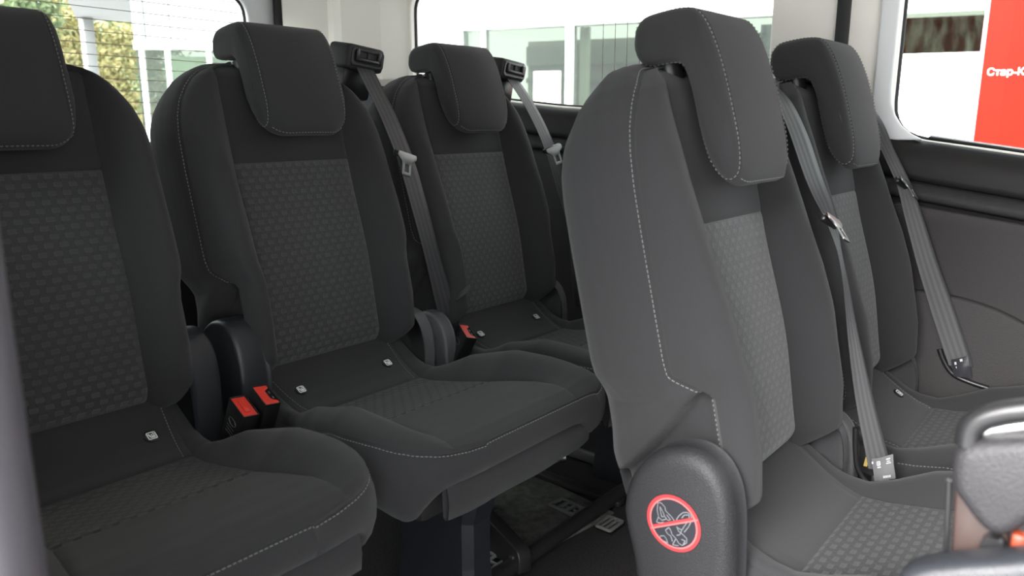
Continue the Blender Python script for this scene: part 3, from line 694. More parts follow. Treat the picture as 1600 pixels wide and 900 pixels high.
def tongue(parent, c, across, down, tilt=0.):
    """latch plate: black slotted bar over the webbing and a steel blade with a window; local x across, z up"""
    ex = unit(across); ez = unit(-np.asarray(down)); ez = unit(ez - ex * np.dot(ex, ez)); ey = np.cross(ez, ex)
    bm = bmesh.new(); bm_box(bm, (0, 0, 0), (.060, .011, .013), .004, 2)
    bar = bm_obj('tongue', bm, PLB, parent, True, 40); frame_obj(bar, c, ex, ey, ez)
    ol = round_poly([(-.026, .004), (.026, .004), (.028, -.006), (.013, -.016), (.0125, -.046), (-.0125, -.046), (-.013, -.016), (-.028, -.006)], [.003, .003, .006, .006, .004, .004, .006, .006], 3)
    hole = round_poly([(-.006, -.021), (.006, -.021), (.006, -.038), (-.006, -.038)], .002, 3)
    plate('blade', ol, [hole], .0028, lambda a, b, d: (a, .0075 + d, b), STEEL, bar, bevel=.0006)
    return bar
XD = np.array([1., 0, 0])
def belt_thing(label, root_xyz):
    r = empty('seat_belt', root_xyz); return tag(r, label, 'seat belt', 'shoulder belts')
def world_child(o, root): o.location = tuple(-np.array(root.location)); return o

def belt(key, label, pts, wdirs, width, tong, n=-.03, tdown=None, tacross=None, toff=.004):
    C = [at_x(u, v, nn) if nn > 1 else back_pt(key, u, v, nn) for u, v, nn in pts]
    r = belt_thing(label, tuple(C[-1]))
    o = ribbon('webbing', C, wdirs, width, WEB, r); world_child(o, r)
    if tong:
        c = back_pt(key, tong[0], tong[1], tong[2]); t = tongue(r, c - np.array(r.location), tacross if tacross is not None else XD, tdown if tdown is not None else np.array([0.1, .2, -1]))
    return r
def W_(*a): return [np.array(x, float) for x in a]
gW = [(.99, .05, -.12)] * 6 + [(.9, .4, -.1)] * 2
b_B = belt('B', 'grey seat belt beside the middle rear seat, running down from its shoulder guide',
     [(563, 92, -.020), (584, 135, .010), (606, 180, .035), (634, 250, .055), (656, 325, .06), (676, 400, .055), (695, 470, .03), (707, 524, -.01)], gW, .047, (632, 243, .064), tdown=(.22, .15, -1), tacross=(.96, 0, -.28))
b_C = belt('C', 'dark seat belt over the farthest rear seat, next to the rear side window',
     [(793, 112, -.020), (822, 155, .005), (845, 198, .02), (862, 240, .03), (880, 300, .035), (897, 360, .035), (905, 430, .03), (910, 480, .0)], gW, .050, (862, 232, .044), tdown=(.12, .25, -1), tacross=(.93, .2, .28))
b_D = belt('D', 'black seat belt between the two front-row seats, with a grey tag at its foot',
     [(1203, 130, -.022), (1224, 158, .010), (1247, 208, .035), (1272, 280, .055), (1300, 350, .06), (1319, 430, 1.322), (1334, 530, 1.326), (1352, 630, 1.330), (1376, 735, 1.331)],
     [(.99, .05, -.12), (.95, .3, -.1), (.92, .38, -.1), (.92, .38, -.1), (.92, .35, -.1), (.9, .3, -.1), (.5, .85, 0), (.3, .95, 0), (.25, .97, 0)], [.044, .044, .044, .042, .012, .016, .028, .038], (1295, 346, .074), tdown=(.15, .6, -.8), tacross=(.96, .12, -.35))
cE = [at_x(u, v, x) for u, v, x in [(1336, 142, 1.812), (1366, 190, 1.80), (1385, 230, 1.80), (1412, 288, 1.80), (1428, 340, 1.805), (1450, 415, 1.81), (1475, 490, 1.815), (1502, 572, 1.815)]]
b_E = belt_thing('black seat belt along the side wall, with a dark crumpled tag at its foot', tuple(cE[-1]))
world_child(ribbon('webbing', cE, [(.99, .05, -.1), (.6, .8, 0)] + [(.25, .95, 0)] * 2 + [(.2, .95, .1)] * 2 + [(.15, .98, .1)] * 2, [.044, .034, .026, .028, .034, .040, .046, .046], WEB, b_E), b_E)
tongue(b_E, at_x(1409, 287, 1.785) - np.array(b_E.location), (.95, .2, -.35), (.0, .62, -.8))
# printed tags at the belt feet
def belt_tag(parent, key, corners, n, material, marks):
    P = [at_x(u, v, n) if n > 1 else back_pt(key, u, v, n) for u, v in corners]; V = []; nn = unit(np.cross(P[1] - P[0], P[3] - P[0])); nn = nn if np.dot(nn, EYE - P[0]) > 0 else -nn
    k = 6
    for i in range(k):
        for j in range(k):
            a, b = i / (k - 1), j / (k - 1); p = (P[0] * (1 - b) + P[1] * b) * (1 - a) + (P[3] * (1 - b) + P[2] * b) * a
            V.append(p + nn * (.003 * math.sin(b * 3.1) + .0015 * math.sin(a * 7 + b * 5)))
    V += [v - nn * .0012 for v in V[:k * k]]
    F = grid_faces(k, k) + [tuple(i + k * k for i in f[::-1]) for f in grid_faces(k, k)]
    o = mesh_obj('belt_tag', V, F, material, parent, smooth=True); world_child(o, parent)
    bm = bmesh.new()
    for (x0, y0, x1, y1) in marks:
        q = []
        for b, a in ((x0, y0), (x1, y0), (x1, y1), (x0, y1)):
            p = (P[0] * (1 - b) + P[1] * b) * (1 - a) + (P[3] * (1 - b) + P[2] * b) * a; q.append(bm.verts.new(p + nn * (.0045 + .003 * math.sin(b * 3.1) * .6)))
        bm.faces.new(q)
    tag(bm_obj('tag_print', bm, mat('dim_white_print', (.5, .5, .52), .6), o), kind='stuff')
belt_tag(b_D, 'D', [(1362, 717), (1395, 710), (1399, 748), (1366, 751)], 1.318, LABEL,
         [(.28, .12, .42, .16), (.28, .28, .42, .32), (.26, .14, .3, .3), (.40, .14, .44, .3), (.33, .18, .38, .26), (.27, .36, .44, .42), (.72, .08, .9, .13), (.74, .18, .88, .22), (.7, .26, .92, .3), (.02, .1, .1, .2), (.5, .78, .55, .88), (.57, .78, .62, .88), (.64, .78, .7, .88), (.72, .78, .76, .88), (.78, .78, .84, .88)])
belt_tag(b_E, 'E', [(1486, 562), (1512, 556), (1518, 590), (1490, 588)], 1.805, mat('shiny_black_tag', (.03, .03, .035), .25),
         [(.2, .15, .32, .3), (.55, .05, .7, .18), (.25, .4, .3, .5)])
# steel foot and yellow slip below the D belt tag
p = at_x(1374, 760, 1.332)
o = box_obj('belt_foot', tuple(p - np.array(b_D.location)), (.006, .028, .035), STEEL, b_D, bevel=.003)
p = at_x(1354, 722, 1.335)
o = box_obj('yellow_slip', tuple(p - np.array(b_D.location)), (.004, .006, .016), YELLOW, b_D, rot=Matrix.Rotation(.6, 3, 'Y'))
tr = [at_x(u, v, 1.338) for u, v in [(1337, 668), (1337, 700), (1340, 730), (1352, 752), (1372, 766), (1400, 772)]]
o = tube_obj('belt_trough_edge', [tuple(q) for q in spline(tr, 4)], .005, PLB, b_D, 8); world_child(o, b_D)
tr = [at_x(u, v, 1.825) for u, v in [(1468, 545), (1476, 566), (1490, 585), (1515, 597), (1545, 607)]]
o = tube_obj('belt_trough_edge', [tuple(q) for q in spline(tr, 4)], .006, PLB, b_E, 8); world_child(o, b_E)
# elastic strap on the far rear seat
sp_ = [back_pt('C', u, v, nn) for u, v, nn in [(707, 472, .03), (715, 463, .06), (726, 455, .085), (735, 448, .10)]]
o = ribbon('strap_loop', sp_, [(.15, .3, 1)] * 4, .022, WEB, SEAT['C']); o.location = (-OC['C'][0], -OC['C'][1], 0)

# shoulder belt guides on the tops of the rear-row seats
def guide(key):
    x, y, z = (.232, -.085, .212) if key in 'BC' else (.215, -.095, .205)
    bm = bmesh.new(); bm_box(bm, (0, 0, 0), (.100, .075, .052), .010, 3); g = bm_obj('belt_guide', bm, LEDGE, SEAT[key], True, 40)
    g.location = (x, y, z + OC[key][2] + CAM_H); g.rotation_euler = (math.radians(-8), math.radians(6), 0)
    fr = round_poly([(-.044, -.018), (.044, -.018), (.044, .019), (-.044, .019)], .008)
    hl = round_poly([(-.038, -.012), (.038, -.012), (.038, .013), (-.038, .013)], .006)
    plate('bezel', fr, [hl], .004, lambda a, b, d: (a, .037 + d, b), PLB, g, bevel=.0012)
    box_obj('slot_lip', (0, .040, -.004), (.066, .010, .009), PLB, g, bevel=.004)
    box_obj('slot_lip', (-.030, .040, .005), (.010, .010, .026), PLB, g, bevel=.004)
    box_obj('slot_lip', (.030, .040, .005), (.010, .010, .026), PLB, g, bevel=.004)
    box_obj('divider', (0, .0385, .008), (.003, .005, .016), LEDGE, g)
    box_obj('guide_post', (0, -.01, -.055), (.08, .05, .07), PLB, g, bevel=.01)
for k in 'BCDE': guide(k)

# buckles
def buckle(label, top, axis, long_dir, slot):
    r = empty('belt_buckle', tuple(top)); tag(r, label, 'buckle', 'red-buttoned belt buckles')
    ez = unit(axis); ey = unit(np.asarray(long_dir) - ez * np.dot(ez, long_dir)); ex = np.cross(ey, ez)
    h = .082
    rim_o = round_poly([(-.0145, -.027), (.0145, -.027), (.0145, .027), (-.0145, .027)], .003, 3); rim_i = round_poly([(-.0125, -.025), (.0125, -.025), (.0125, .025), (-.0125, .025)], .002, 3)
    bm = bmesh.new(); bm_box(bm, (0, 0, -h / 2 - .004), (.029, .054, h), .003, 2); body = bm_obj('housing', bm, PLB, r, True, 40); frame_obj(body, (0, 0, 0), ex, ey, ez)
    plate('rim', rim_o, [rim_i], .006, lambda a, b, d: (a, b, -.006 + d), PLB, body, bevel=.0008)
    if slot:
        ol = round_poly([(-.012, -.0245), (.012, -.0245), (.012, -.017), (.006, -.014), (.003, -.010), (.003, .010), (.006, .014), (.012, .017), (.012, .0245), (-.012, .0245)], .002, 3)
    else: ol = round_poly([(-.012, -.0245), (.012, -.0245), (.012, .0245), (-.012, .0245)], .002, 3)
    plate('button', ol, [], .005, lambda a, b, d: (a, b, -.006 + d), RED, body, bevel=.001)
    if slot:
        for yy in (-.006, .007): box_obj('latch', (.0085, yy, -.003), (.003, .006, .003), STEEL, body, bevel=.0006)
    else: box_obj('button_rib', (-.001, 0, -.0005), (.010, .032, .004), RED, body, bevel=.0018)
    # emblem outline on the housing side
    bm = bmesh.new(); bm_tube(bm, [(-.0148, .012 * math.cos(a), -.030 + .006 * math.sin(a)) for a in np.linspace(0, 2 * math.pi, 17)], .0005, 4, False)
    for k in range(3): bm_tube(bm, [(-.0148, -.014, -.042 - k * .006), (-.0148, .010, -.042 - k * .006)], .0004, 4)
    bm_obj('moulded_mark', bm, LABEL, body)
    # flexible stalk down to the frame
    b = np.array(ez) * -(h + .004)
    tube_obj('stalk', [tuple(b + ez * .01), tuple(b + np.array([0, -.01, -.04])), tuple(b + np.array([0, -.02, -.10]))], .008, PLB, r)
    return r
yb = -1.30 + .215
buckle('black belt buckle with a closed red button, in front of the left-hand seat gap', at_y(382, 634, yb), (.06, .38, .92), (-.1, .9, -.42), False)
buckle('black belt buckle with an open slot in its red button, beside the closed one', at_y(416, 616, yb), (.06, .38, .92), (-.1, .9, -.42), True)
buckle('small belt buckle with red button between the middle and farthest rear seats', at_y(731, 517, -1.30 + .16), (.1, .45, .88), (-.35, .85, -.3), True)

# no-hands sticker on the recliner cover of the near front-row seat
cov = [o for o in bpy.data.objects if o.parent == SEAT['D'] and o.name.startswith('recliner_cover')][0]
st_c = np.array([-.2508, .062, -.366]); R0 = .0385
def sticker_shape(name, polys, material, dx):
    bm = bmesh.new()
    for poly in polys:
        vs = [bm.verts.new((st_c[0] - dx, st_c[1] + a, st_c[2] + b)) for a, b in poly]; bm.faces.new(vs)
    return bm_obj(name, bm, material, cov)
circ = lambda r, n=48: [(r * math.cos(2 * math.pi * k / n), r * math.sin(2 * math.pi * k / n)) for k in range(n)]
sticker_shape('sticker_ground', [circ(R0 - .002)], mat('sticker_dark', (.022, .022, .028), .5), .0004)
co, ci = circ(R0), circ(R0 - .0062); ringp = [(co[k], co[(k + 1) % 48], ci[(k + 1) % 48], ci[k]) for k in range(48)]
PINK = mat('sticker_red', (.42, .035, .04), .5); PINK2 = mat('sticker_red_edge', (.55, .13, .13), .5)
sticker_shape('prohibition_ring', ringp, PINK, .0012)
ce, cf = circ(R0 - .0042), circ(R0 - .0064)
sticker_shape('ring_pale_edge', [(ce[k], ce[(k + 1) % 48], cf[(k + 1) % 48], cf[k]) for k in range(48)], PINK2, .0015)  # paler red line along the inner edge of the ring
# the photo crop is 900 px for 110 px; the ring centre sits at (437, 465), its axes are about 305 x 325 crop px
def crop(px, py):
    dx, dy = (px - 437) / 305, (py - 465) / 325
    # undo the slant of the perspective (the ring leans in the image)
    return (R0 * (dx * 1.05 - dy * .18), R0 * (-dy * 1.05 + dx * .22))
def strokes(lines, w):
    out = []
    for ln in lines:
        pts = [np.array(crop(*p)) for p in ln]
        for a, b in zip(pts[:-1], pts[1:]):
            t = (b - a) / (np.linalg.norm(b - a) + 1e-9); q = np.array([-t[1], t[0]]) * w / 2
            out.append([tuple(a - q - t * w * .3), tuple(a + q - t * w * .3), tuple(b + q + t * w * .3), tuple(b - q + t * w * .3)])
    return out
picto = [[(225, 250), (235, 340), (265, 410), (255, 480), (300, 485), (330, 470)], [(225, 250), (260, 245), (310, 290), (325, 330), (360, 360), (400, 390), (440, 435)],
         [(255, 290), (300, 350), (330, 400), (300, 410), (270, 340), (255, 290)], [(330, 400), (370, 440), (400, 430), (350, 380)], [(265, 420), (310, 450), (350, 430)],
         [(460, 420), (475, 370), (510, 325), (555, 315), (600, 350), (615, 410), (600, 480), (570, 550)], [(510, 390), (530, 350), (575, 345), (590, 390), (560, 470), (540, 530)],
         [(400, 520), (370, 560), (400, 600), (440, 620), (470, 680)], [(400, 520), (430, 560), (450, 600), (500, 640), (480, 720), (540, 720)], [(480, 500), (510, 550), (560, 580), (610, 620), (620, 670), (580, 710), (540, 690), (500, 640)],
         [(330, 640), (370, 630), (400, 660), (425, 710), (370, 690), (330, 665), (330, 640)], [(490, 510), (540, 530), (530, 590), (500, 600)], [(560, 640), (600, 650), (590, 690)]]
sticker_shape('hand_pictogram', strokes(picto, .0011), mat('sticker_grey', (.20, .205, .215), .6), .0008)
a, b = np.array(crop(205, 548)), np.array(crop(670, 372)); t = (b - a) / np.linalg.norm(b - a); q = np.array([-t[1], t[0]]) * .0026
sticker_shape('prohibition_bar', [[tuple(a - q), tuple(a + q), tuple(b + q), tuple(b - q)]], PINK, .0014)
sticker_shape('bar_pale_edge', [[tuple(a - q), tuple(a - q * .2), tuple(b - q * .2), tuple(b - q)]], PINK2, .0017)  # paler red strip along one edge of the bar

# ---- floor fittings under the rear row
FZ = .012
def fl(u, v, z=FZ): return at_z(u, v, z)
yt = float(fl(870, 832, .03)[1])
rail = tag(empty('floor_crossbar', (1.15, yt, 0)), 'black tubular crossbar on the floor in front of the rear row', 'floor bar')
tube_obj('bar', [(-.75, 0, .022), (.55, 0, .022)], .017, DSTEEL, rail, 12)
tube_obj('end_bracket', [tuple(q) for q in spline([(.44, .0, .02), (.455, -.01, .06), (.475, -.03, .10), (.48, -.05, .13)], 4)], .010, DSTEEL, rail, 8)
def floor_poly(name, px, z0, z1, material, parent=None, bevel=.002, holes=()):
    P = [tuple(fl(u, v, z1)[:2]) for u, v in px]; Hs = [[tuple(fl(u, v, z1)[:2]) for u, v in h] for h in holes]
    return plate(name, P, Hs, z1 - z0, lambda a, b, d: (a, b, z0 + d), material, parent, bevel=bevel)
cp = floor_poly('floor_insert', [(735, 790), (828, 738), (960, 800), (825, 872), (790, 860)], .001, .008, CARPET2); tag(cp, 'grey carpeted floor panel under the middle rear seat', 'floor panel')
p0_, p1_ = fl(832, 738), fl(978, 798)
st1 = box_obj('floor_track', tuple((fl(818, 728) + fl(968, 790)) / 2 + np.array([0, 0, .002])), (.030, float(np.linalg.norm(fl(818, 728) - fl(968, 790))), .014), DSTEEL, bevel=.003); tag(st1, 'flat dark floor track strip beside the grey carpet panel', 'floor track', 'floor tracks')
st2 = box_obj('floor_track', tuple((fl(850, 690) + fl(975, 742)) / 2 + np.array([0, 0, .008])), (.016, float(np.linalg.norm(fl(850, 690) - fl(975, 742))), .028), mat('worn_track_steel', (.25, .25, .24), .35, metal=.8), bevel=.004); tag(st2, 'shiny raised floor track farther right under the rear row', 'floor track', 'floor tracks')
# vent grilles
def grille(label, px, material, cols, rows_, bar):
    Q = [fl(u, v, .016) for u, v in px]; c = sum(Q) / 4; r = empty('floor_vent', (c[0], c[1], .010)); tag(r, label, 'floor vent', 'floor vents')
    ex = unit(Q[1] - Q[0]); lx = np.linalg.norm(Q[1] - Q[0]); ey = unit(np.cross([0, 0, 1], ex)); ly = abs(np.dot(Q[3] - Q[0], ey)); 
    hs = []
    for i in range(cols):
        for j in range(rows_):
            x0 = -lx / 2 + bar + i * (lx - bar) / cols; x1 = -lx / 2 + (i + 1) * (lx - bar) / cols; y0 = -ly / 2 + bar + j * (ly - bar) / rows_; y1 = -ly / 2 + (j + 1) * (ly - bar) / rows_
            hs.append([(x0, y0), (x1, y0), (x1, y1), (x0, y1)])
    o = plate('grille_frame', round_poly([(-lx / 2, -ly / 2), (lx / 2, -ly / 2), (lx / 2, ly / 2), (-lx / 2, ly / 2)], .006, 3), hs, .006, lambda a, b, d: tuple(np.array([0, 0, d]) + ex * a + ey * b), material, r, bevel=.0008)
    bm = bmesh.new(); vs = [bm.verts.new(tuple(np.array([0, 0, -.003]) + ex * a + ey * b)) for a, b in ((-lx / 2, -ly / 2), (lx / 2, -ly / 2), (lx / 2, ly / 2), (-lx / 2, ly / 2))]; bm.faces.new(vs)
    f2 = bmesh.ops.extrude_face_region(bm, geom=bm.faces[:]); bmesh.ops.translate(bm, vec=(0, 0, -.002), verts=[v for v in f2['geom'] if isinstance(v, bmesh.types.BMVert)])
    bm_obj('duct', bm, PLB, r)
    return r, ex, ey, lx, ly
r, ex, ey, lx, ly = grille('small grey slotted floor vent on the carpet panel', [(858, 788), (908, 812), (926, 796), (876, 775)], GRILLE, 4, 1, .007)
for i in range(1, 4):
    for j in (-.33, 0, .33):
        xc = -lx / 2 + (i + .62) * (lx - .007) / 4 + .004
        o = box_obj('slat', tuple(ex * xc + ey * j * ly + np.array([0, 0, .003])), (.010, .004, .004), GRILLE, r, rot=Matrix.Rotation(math.atan2(ex[1], ex[0]), 3, 'Z'))
grille('pale lattice floor vent beside the seat leg', [(722, 868), (765, 890), (802, 864), (760, 845)], mat('pale_lattice', (.36, .38, .36), .6), 3, 3, .004)
grille('dark floor vent beyond the crossbar beside the near front seat', [(930, 820), (955, 830), (975, 812), (950, 803)], GRILLE, 3, 1, .006)
# angled black bracket with two bolts
pb = fl(775, 835); br = tag(empty('floor_bracket', (pb[0], pb[1], 0)), 'black angled floor bracket with two bolts under the middle rear seat', 'bracket')
a_, b_ = fl(735, 800, .05) - np.array([pb[0], pb[1], 0]), fl(812, 862, .05) - np.array([pb[0], pb[1], 0])
d_ = unit((b_ - a_) * np.array([1, 1, 0])); s_ = np.cross([0, 0, 1], d_); ln = np.linalg.norm((b_ - a_)[:2]); mid = (a_ + b_) / 2
ol = round_poly([(-ln / 2 - .10, .010), (ln / 2 + .02, .010), (ln / 2 + .02, .062), (-ln / 2 - .10, .11)], [.004, .012, .024, .004])
plate('bracket_plate', ol, [], .03, lambda x, z, t: tuple(np.array([mid[0], mid[1], 0]) + d_ * x + s_ * (t - .015) + np.array([0, 0, z])), DSTEEL, br, bevel=.003)
for x, z in ((ln / 2 - .004, .040), (-ln / 2 + .01, .062)):
    c = np.array([mid[0], mid[1], z]) + d_ * x
    for sgn in (-1, 1): tube_obj('bolt', [tuple(c + s_ * sgn * .014), tuple(c + s_ * sgn * .019)], .006, STEEL if x > 0 else DSTEEL, br, 8)
# tube end and lever beneath the rear row
p = on_plane(878, 712, (0, -1.02, 0), (0, 1, 0)); lev = tag(empty('release_lever', (p[0], p[1], 0)), 'dark tube lever end hanging under the rear-row cushion edge', 'lever')
tube_obj('lever_arm', [(-.22, -.06, p[2] + .0), (-.08, -.03, p[2] - .01), (-.01, 0, p[2])], .010, DSTEEL, lev, 10); tube_obj('lever_eye', [(-.012, -.006, p[2]), (.002, .008, p[2])], .014, mat('worn_steel', (.35, .34, .33), .35, metal=.9), lev, 14)
tube_obj('lever_leg', [(-.20, -.06, p[2]), (-.20, -.06, 0)], .010, DSTEEL, lev, 8)

# ---- tumbled-forward seat at the lower right, close to the lens
SX = .60
fx = lambda u, v, x=SX: at_x(u, v, x)
ts = tag(empty('folded_seat', (.72, .10, 0)), 'blurred folded seat at the lower right corner, grey side cover and chrome bar', 'folded seat')
def ts_child(o): o.location = (-.72, -.10, 0); return o
def side_poly(name, px, x0, thick, material, bevel=.004, r=None):
    P = [tuple(fx(u, v, x0)[1:]) for u, v in px]; P = round_poly(P, r) if r else [tuple(q) for q in spline(np.array(P + P[:1]), 5)[:-1]]
    return ts_child(plate(name, P, [], thick, lambda a, b, d: (x0 + d, a, b), material, ts, bevel=bevel))
side_poly('side_cover', [(1484, 738), (1489, 712), (1508, 697), (1550, 691), (1610, 688), (1665, 690), (1672, 740), (1660, 800), (1615, 818), (1582, 838), (1555, 842), (1528, 824), (1503, 792), (1488, 768)], SX, .035, PLG, .010)
arc = [fx(u, v, SX + .012) for u, v in [(1512, 695), (1516, 672), (1534, 655), (1568, 645), (1610, 640), (1680, 634)]]
ts_child(tube_obj('bracket_rim', [tuple(q) for q in spline(arc, 5)], .0085, PLB, ts, 10))
ts_child(tube_obj('chrome_bar', [tuple(fx(u, v, SX + .022)) for u, v in [(1522, 682), (1548, 670), (1600, 664), (1690, 656)]], .0068, CHROME, ts, 12))
side_poly('hinge_plate', [(1492, 765), (1530, 790), (1575, 830), (1580, 880), (1484, 880)], SX + .020, .010, BROWN, .002, .002)
ts_child(tube_obj('hinge_edge', [tuple(fx(1483, 750, SX + .015)), tuple(fx(1478, 880, SX + .015))], .002, PLB, ts, 8))
pk = fx(1552, 852, SX + .014); ts_child(tube_obj('hinge_pin', [(pk[0] - .006, pk[1], pk[2]), (pk[0] + .02, pk[1], pk[2])], .008, PLB, ts, 12))
po = fx(1592, 852, SX + .008); ts_child(box_obj('release_tab', tuple(po), (.012, .010, .020), mat('orange_tab', (.16, .022, .006), .4), ts, bevel=.003))
side_poly('base_cover', [(1388, 945), (1398, 912), (1420, 894), (1470, 886), (1560, 880), (1700, 874), (1710, 960), (1390, 980)], SX - .03, .035, PLA, .010)
ts_child(box_obj('folded_backrest', (.74, .17, .48), (.17, .30, .30), FAB, ts, bevel=.05, seg=4))
ts_child(box_obj('support_leg', (.72, .12, .24), (.14, .20, .46), PLA, ts, bevel=.02))
# ================================================================== outside
GZ = -.55
ground = struct(box_obj('ground', (10, -10, GZ - .05), (120, 120, .1), mat('pale_asphalt', (.42, .42, .42), .9, var=.15, vscale=3)))
# show-room facade across the yard, slightly askew to the car
FW = mat('white_cladding', (.86, .87, .87), .5); FWG = mat('white_frame', (.88, .88, .88), .4)
P0 = far(990, 190, 12.0)
a_f = _az * 0
# direction of the facade in plan: 68 degrees left of the view axis
view = C2W @ np.array([0, 0, 1.]); view = unit([view[0], view[1], 0]); rgt = C2W @ np.array([1, 0, 0.]); rgt = unit([rgt[0], rgt[1], 0])
ang = math.radians(68); FD = -(view * math.cos(ang) - rgt * math.sin(ang)); FD = unit(FD)     # runs to the right in the photo
FN = unit(np.cross(FD, [0, 0, 1])); FN = FN if np.dot(FN, EYE - P0) > 0 else -FN
def fac(u, v, off=0.):
    p = on_plane(u, v, P0 + FN * off, FN); return float(np.dot(p - P0, FD)), float(p[2])
bld = tag(empty('showroom_building', (P0[0], P0[1], GZ)), 'white showroom with framed glazing seen through the side windows', 'building')
def fbox(name, s0, s1, z0, z1, o0, o1, material, bevel=0.):
    bm = bmesh.new(); bm_box(bm, (0, 0, 0), (s1 - s0, o1 - o0, z1 - z0), bevel)
    ob = bm_obj(name, bm, material, bld, bevel > 0, 40)
    c = FD * (s0 + s1) / 2 + FN * (o0 + o1) / 2
    ob.location = (c[0], c[1], (z0 + z1) / 2 - GZ); ob.rotation_euler = (0, 0, math.atan2(FD[1], FD[0])); return ob
zb = fac(990, 35)[1]; sl0 = fac(560, 60)[0]; sr0 = fac(1545, 10)[0] + 3
fbox('fascia', sl0, sr0, zb + .12, zb + 3.2, -.4, .05, FW)
fbox('head_frame', sl0, sr0, zb, zb + .13, -.2, .10, FWG, .01)
s_white = fac(722, 100)[0]
fbox('solid_wall', sl0, s_white - .02, GZ, zb, -.3, .0, FW)
mull = [fac(722, 100)[0], fac(757, 100)[0], fac(891, 100)[0], fac(1010, 100)[0], fac(1140, 100)[0], fac(1270, 100)[0], fac(1400, 60)[0], fac(1545, 60)[0]]
for i, s in enumerate(mull):
    w = .055 if i in (2, 5) else (.012 if i == 0 else .025); fbox('mullion', s - w, s + w, GZ, zb, -.15, .08, FWG, .008)
for i in range(len(mull) - 1):
    fbox('pane', mull[i] + .03, mull[i + 1] - .03, GZ + .25, zb - .01, -.02, 0., SHOPGLASS)
fbox('base_wall', s_white, sr0, GZ, GZ + .25, -.15, .04, FW)
s1 = fac(893, 100)[0]; s2 = fac(912, 100)[0]; fbox('corner_board', s1 + .05, s2, GZ, zb, -.35, -.25, FW)
# inside the showroom: back wall, dark bands painted in place of pane reflections
INW = mat('showroom_inner_wall', (.13, .135, .10), .8); IND = mat('reflection_dark_band', (.07, .09, .06), .8)
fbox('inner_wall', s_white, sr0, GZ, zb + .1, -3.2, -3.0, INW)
for z0, z1 in ((.25, .50), (.62, .66), (.95, 1.12), (1.30, 1.34), (1.62, 1.72), (1.95, 2.3), (-.3, 0)): fbox('reflection_band', s_white, sr0, z0, z1, -3.0, -2.9, IND)
pa, pc_ = fac(834, 112, .03), fac(875, 166, .03)
fbox('notice_board', pa[0], pc_[0], pc_[1] - .6, pa[1], .005, .03, FWG, .004)
o = fbox('notice_mark', pa[0] + .04, pa[0] + .10, pa[1] - .09, pa[1] - .05, .03, .034, RED)
sp0, sp1 = fac(1408, 60)[0] - .3, fac(1545, 60)[0] + .6; zt = fac(1470, 84)[1]
fbox('low_parapet', sp0, sp1, GZ, zt, .02, .12, FW)
fbox('transom', sp0, sp1, fac(1470, 19)[1], fac(1470, 10)[1], .02, .1, FWG)
REFL = mat('mottled_tree_reflection', (.05, .06, .05), .7)  # mottled colours painted to stand in for tree reflections in the pane
nt_ = REFL.node_tree; tc_ = nt_.nodes.new('ShaderNodeTexCoord'); nz1 = nt_.nodes.new('ShaderNodeTexNoise'); nz1.inputs['Scale'].default_value = 3.2; nz1.inputs['Detail'].default_value = 8
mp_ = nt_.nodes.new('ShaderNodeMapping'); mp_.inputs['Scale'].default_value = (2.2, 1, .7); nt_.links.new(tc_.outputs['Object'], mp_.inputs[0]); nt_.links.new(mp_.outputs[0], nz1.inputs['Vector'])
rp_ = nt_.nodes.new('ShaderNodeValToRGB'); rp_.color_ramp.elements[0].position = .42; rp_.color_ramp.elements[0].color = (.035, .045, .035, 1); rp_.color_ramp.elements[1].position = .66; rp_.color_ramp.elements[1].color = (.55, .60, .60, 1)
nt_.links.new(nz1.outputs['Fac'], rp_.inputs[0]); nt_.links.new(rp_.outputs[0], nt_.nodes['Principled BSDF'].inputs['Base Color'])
fbox('tree_reflection_board', fac(1180, 60)[0], sp1, GZ, zb - .02, -.9, -.8, REFL)
# red totem sign
RP = far(1518, 225, 6.5)
rx = lambda u, v: on_plane(u, v, RP, FN)
sg = tag(empty('totem_sign', (RP[0], RP[1], GZ)), 'red totem sign with white lettering beyond the door window', 'sign')
ds = lambda p: float(np.dot(p - RP, FD))
SRED = mat('sign_red', (.145, .0060, .0015), .6, spec=.1)
bm = bmesh.new(); bm_box(bm, (.9, -.05, 1.95), (1.8, .10, 3.9), .006); bd = bm_obj('sign_body', bm, SRED, sg, True, 40)
bd.rotation_euler = (0, 0, math.atan2(FD[1], FD[0]))
box_obj('sign_edge', (.003, -.05, 1.95), (.010, .104, 3.9), mat('sign_edge_pink', (.85, .45, .5), .4), bd, bevel=.002)
cu = bpy.data.curves.new('lettering', 'FONT'); cu.body = '\u0421\u0442\u0430\u0440-\u041a'; cu.extrude = .01; cu.offset = .006
tmp = bpy.data.objects.new('tmp', cu); COL.objects.link(tmp)
dg = bpy.context.evaluated_depsgraph_get(); me = bpy.data.meshes.new_from_object(tmp.evaluated_get(dg)); bpy.data.objects.remove(tmp)
me.name = 'lettering'; me.materials.clear(); me.materials.append(mat('sign_letter_white', (.80, .76, .74), .5))
tl = rx(1541, 118)
co = np.array([v.co[:] for v in me.vertices]); sc = (ds(rx(1599, 118)) - ds(tl)) / (co[:, 0].max() - co[:, 0].min())
for v in me.vertices: v.co = (ds(tl) + v.co.x * sc, .004 + v.co.z * sc, tl[2] - GZ + v.co.y * sc)
txt = bpy.data.objects.new('lettering', me); COL.objects.link(txt); txt.parent = bd
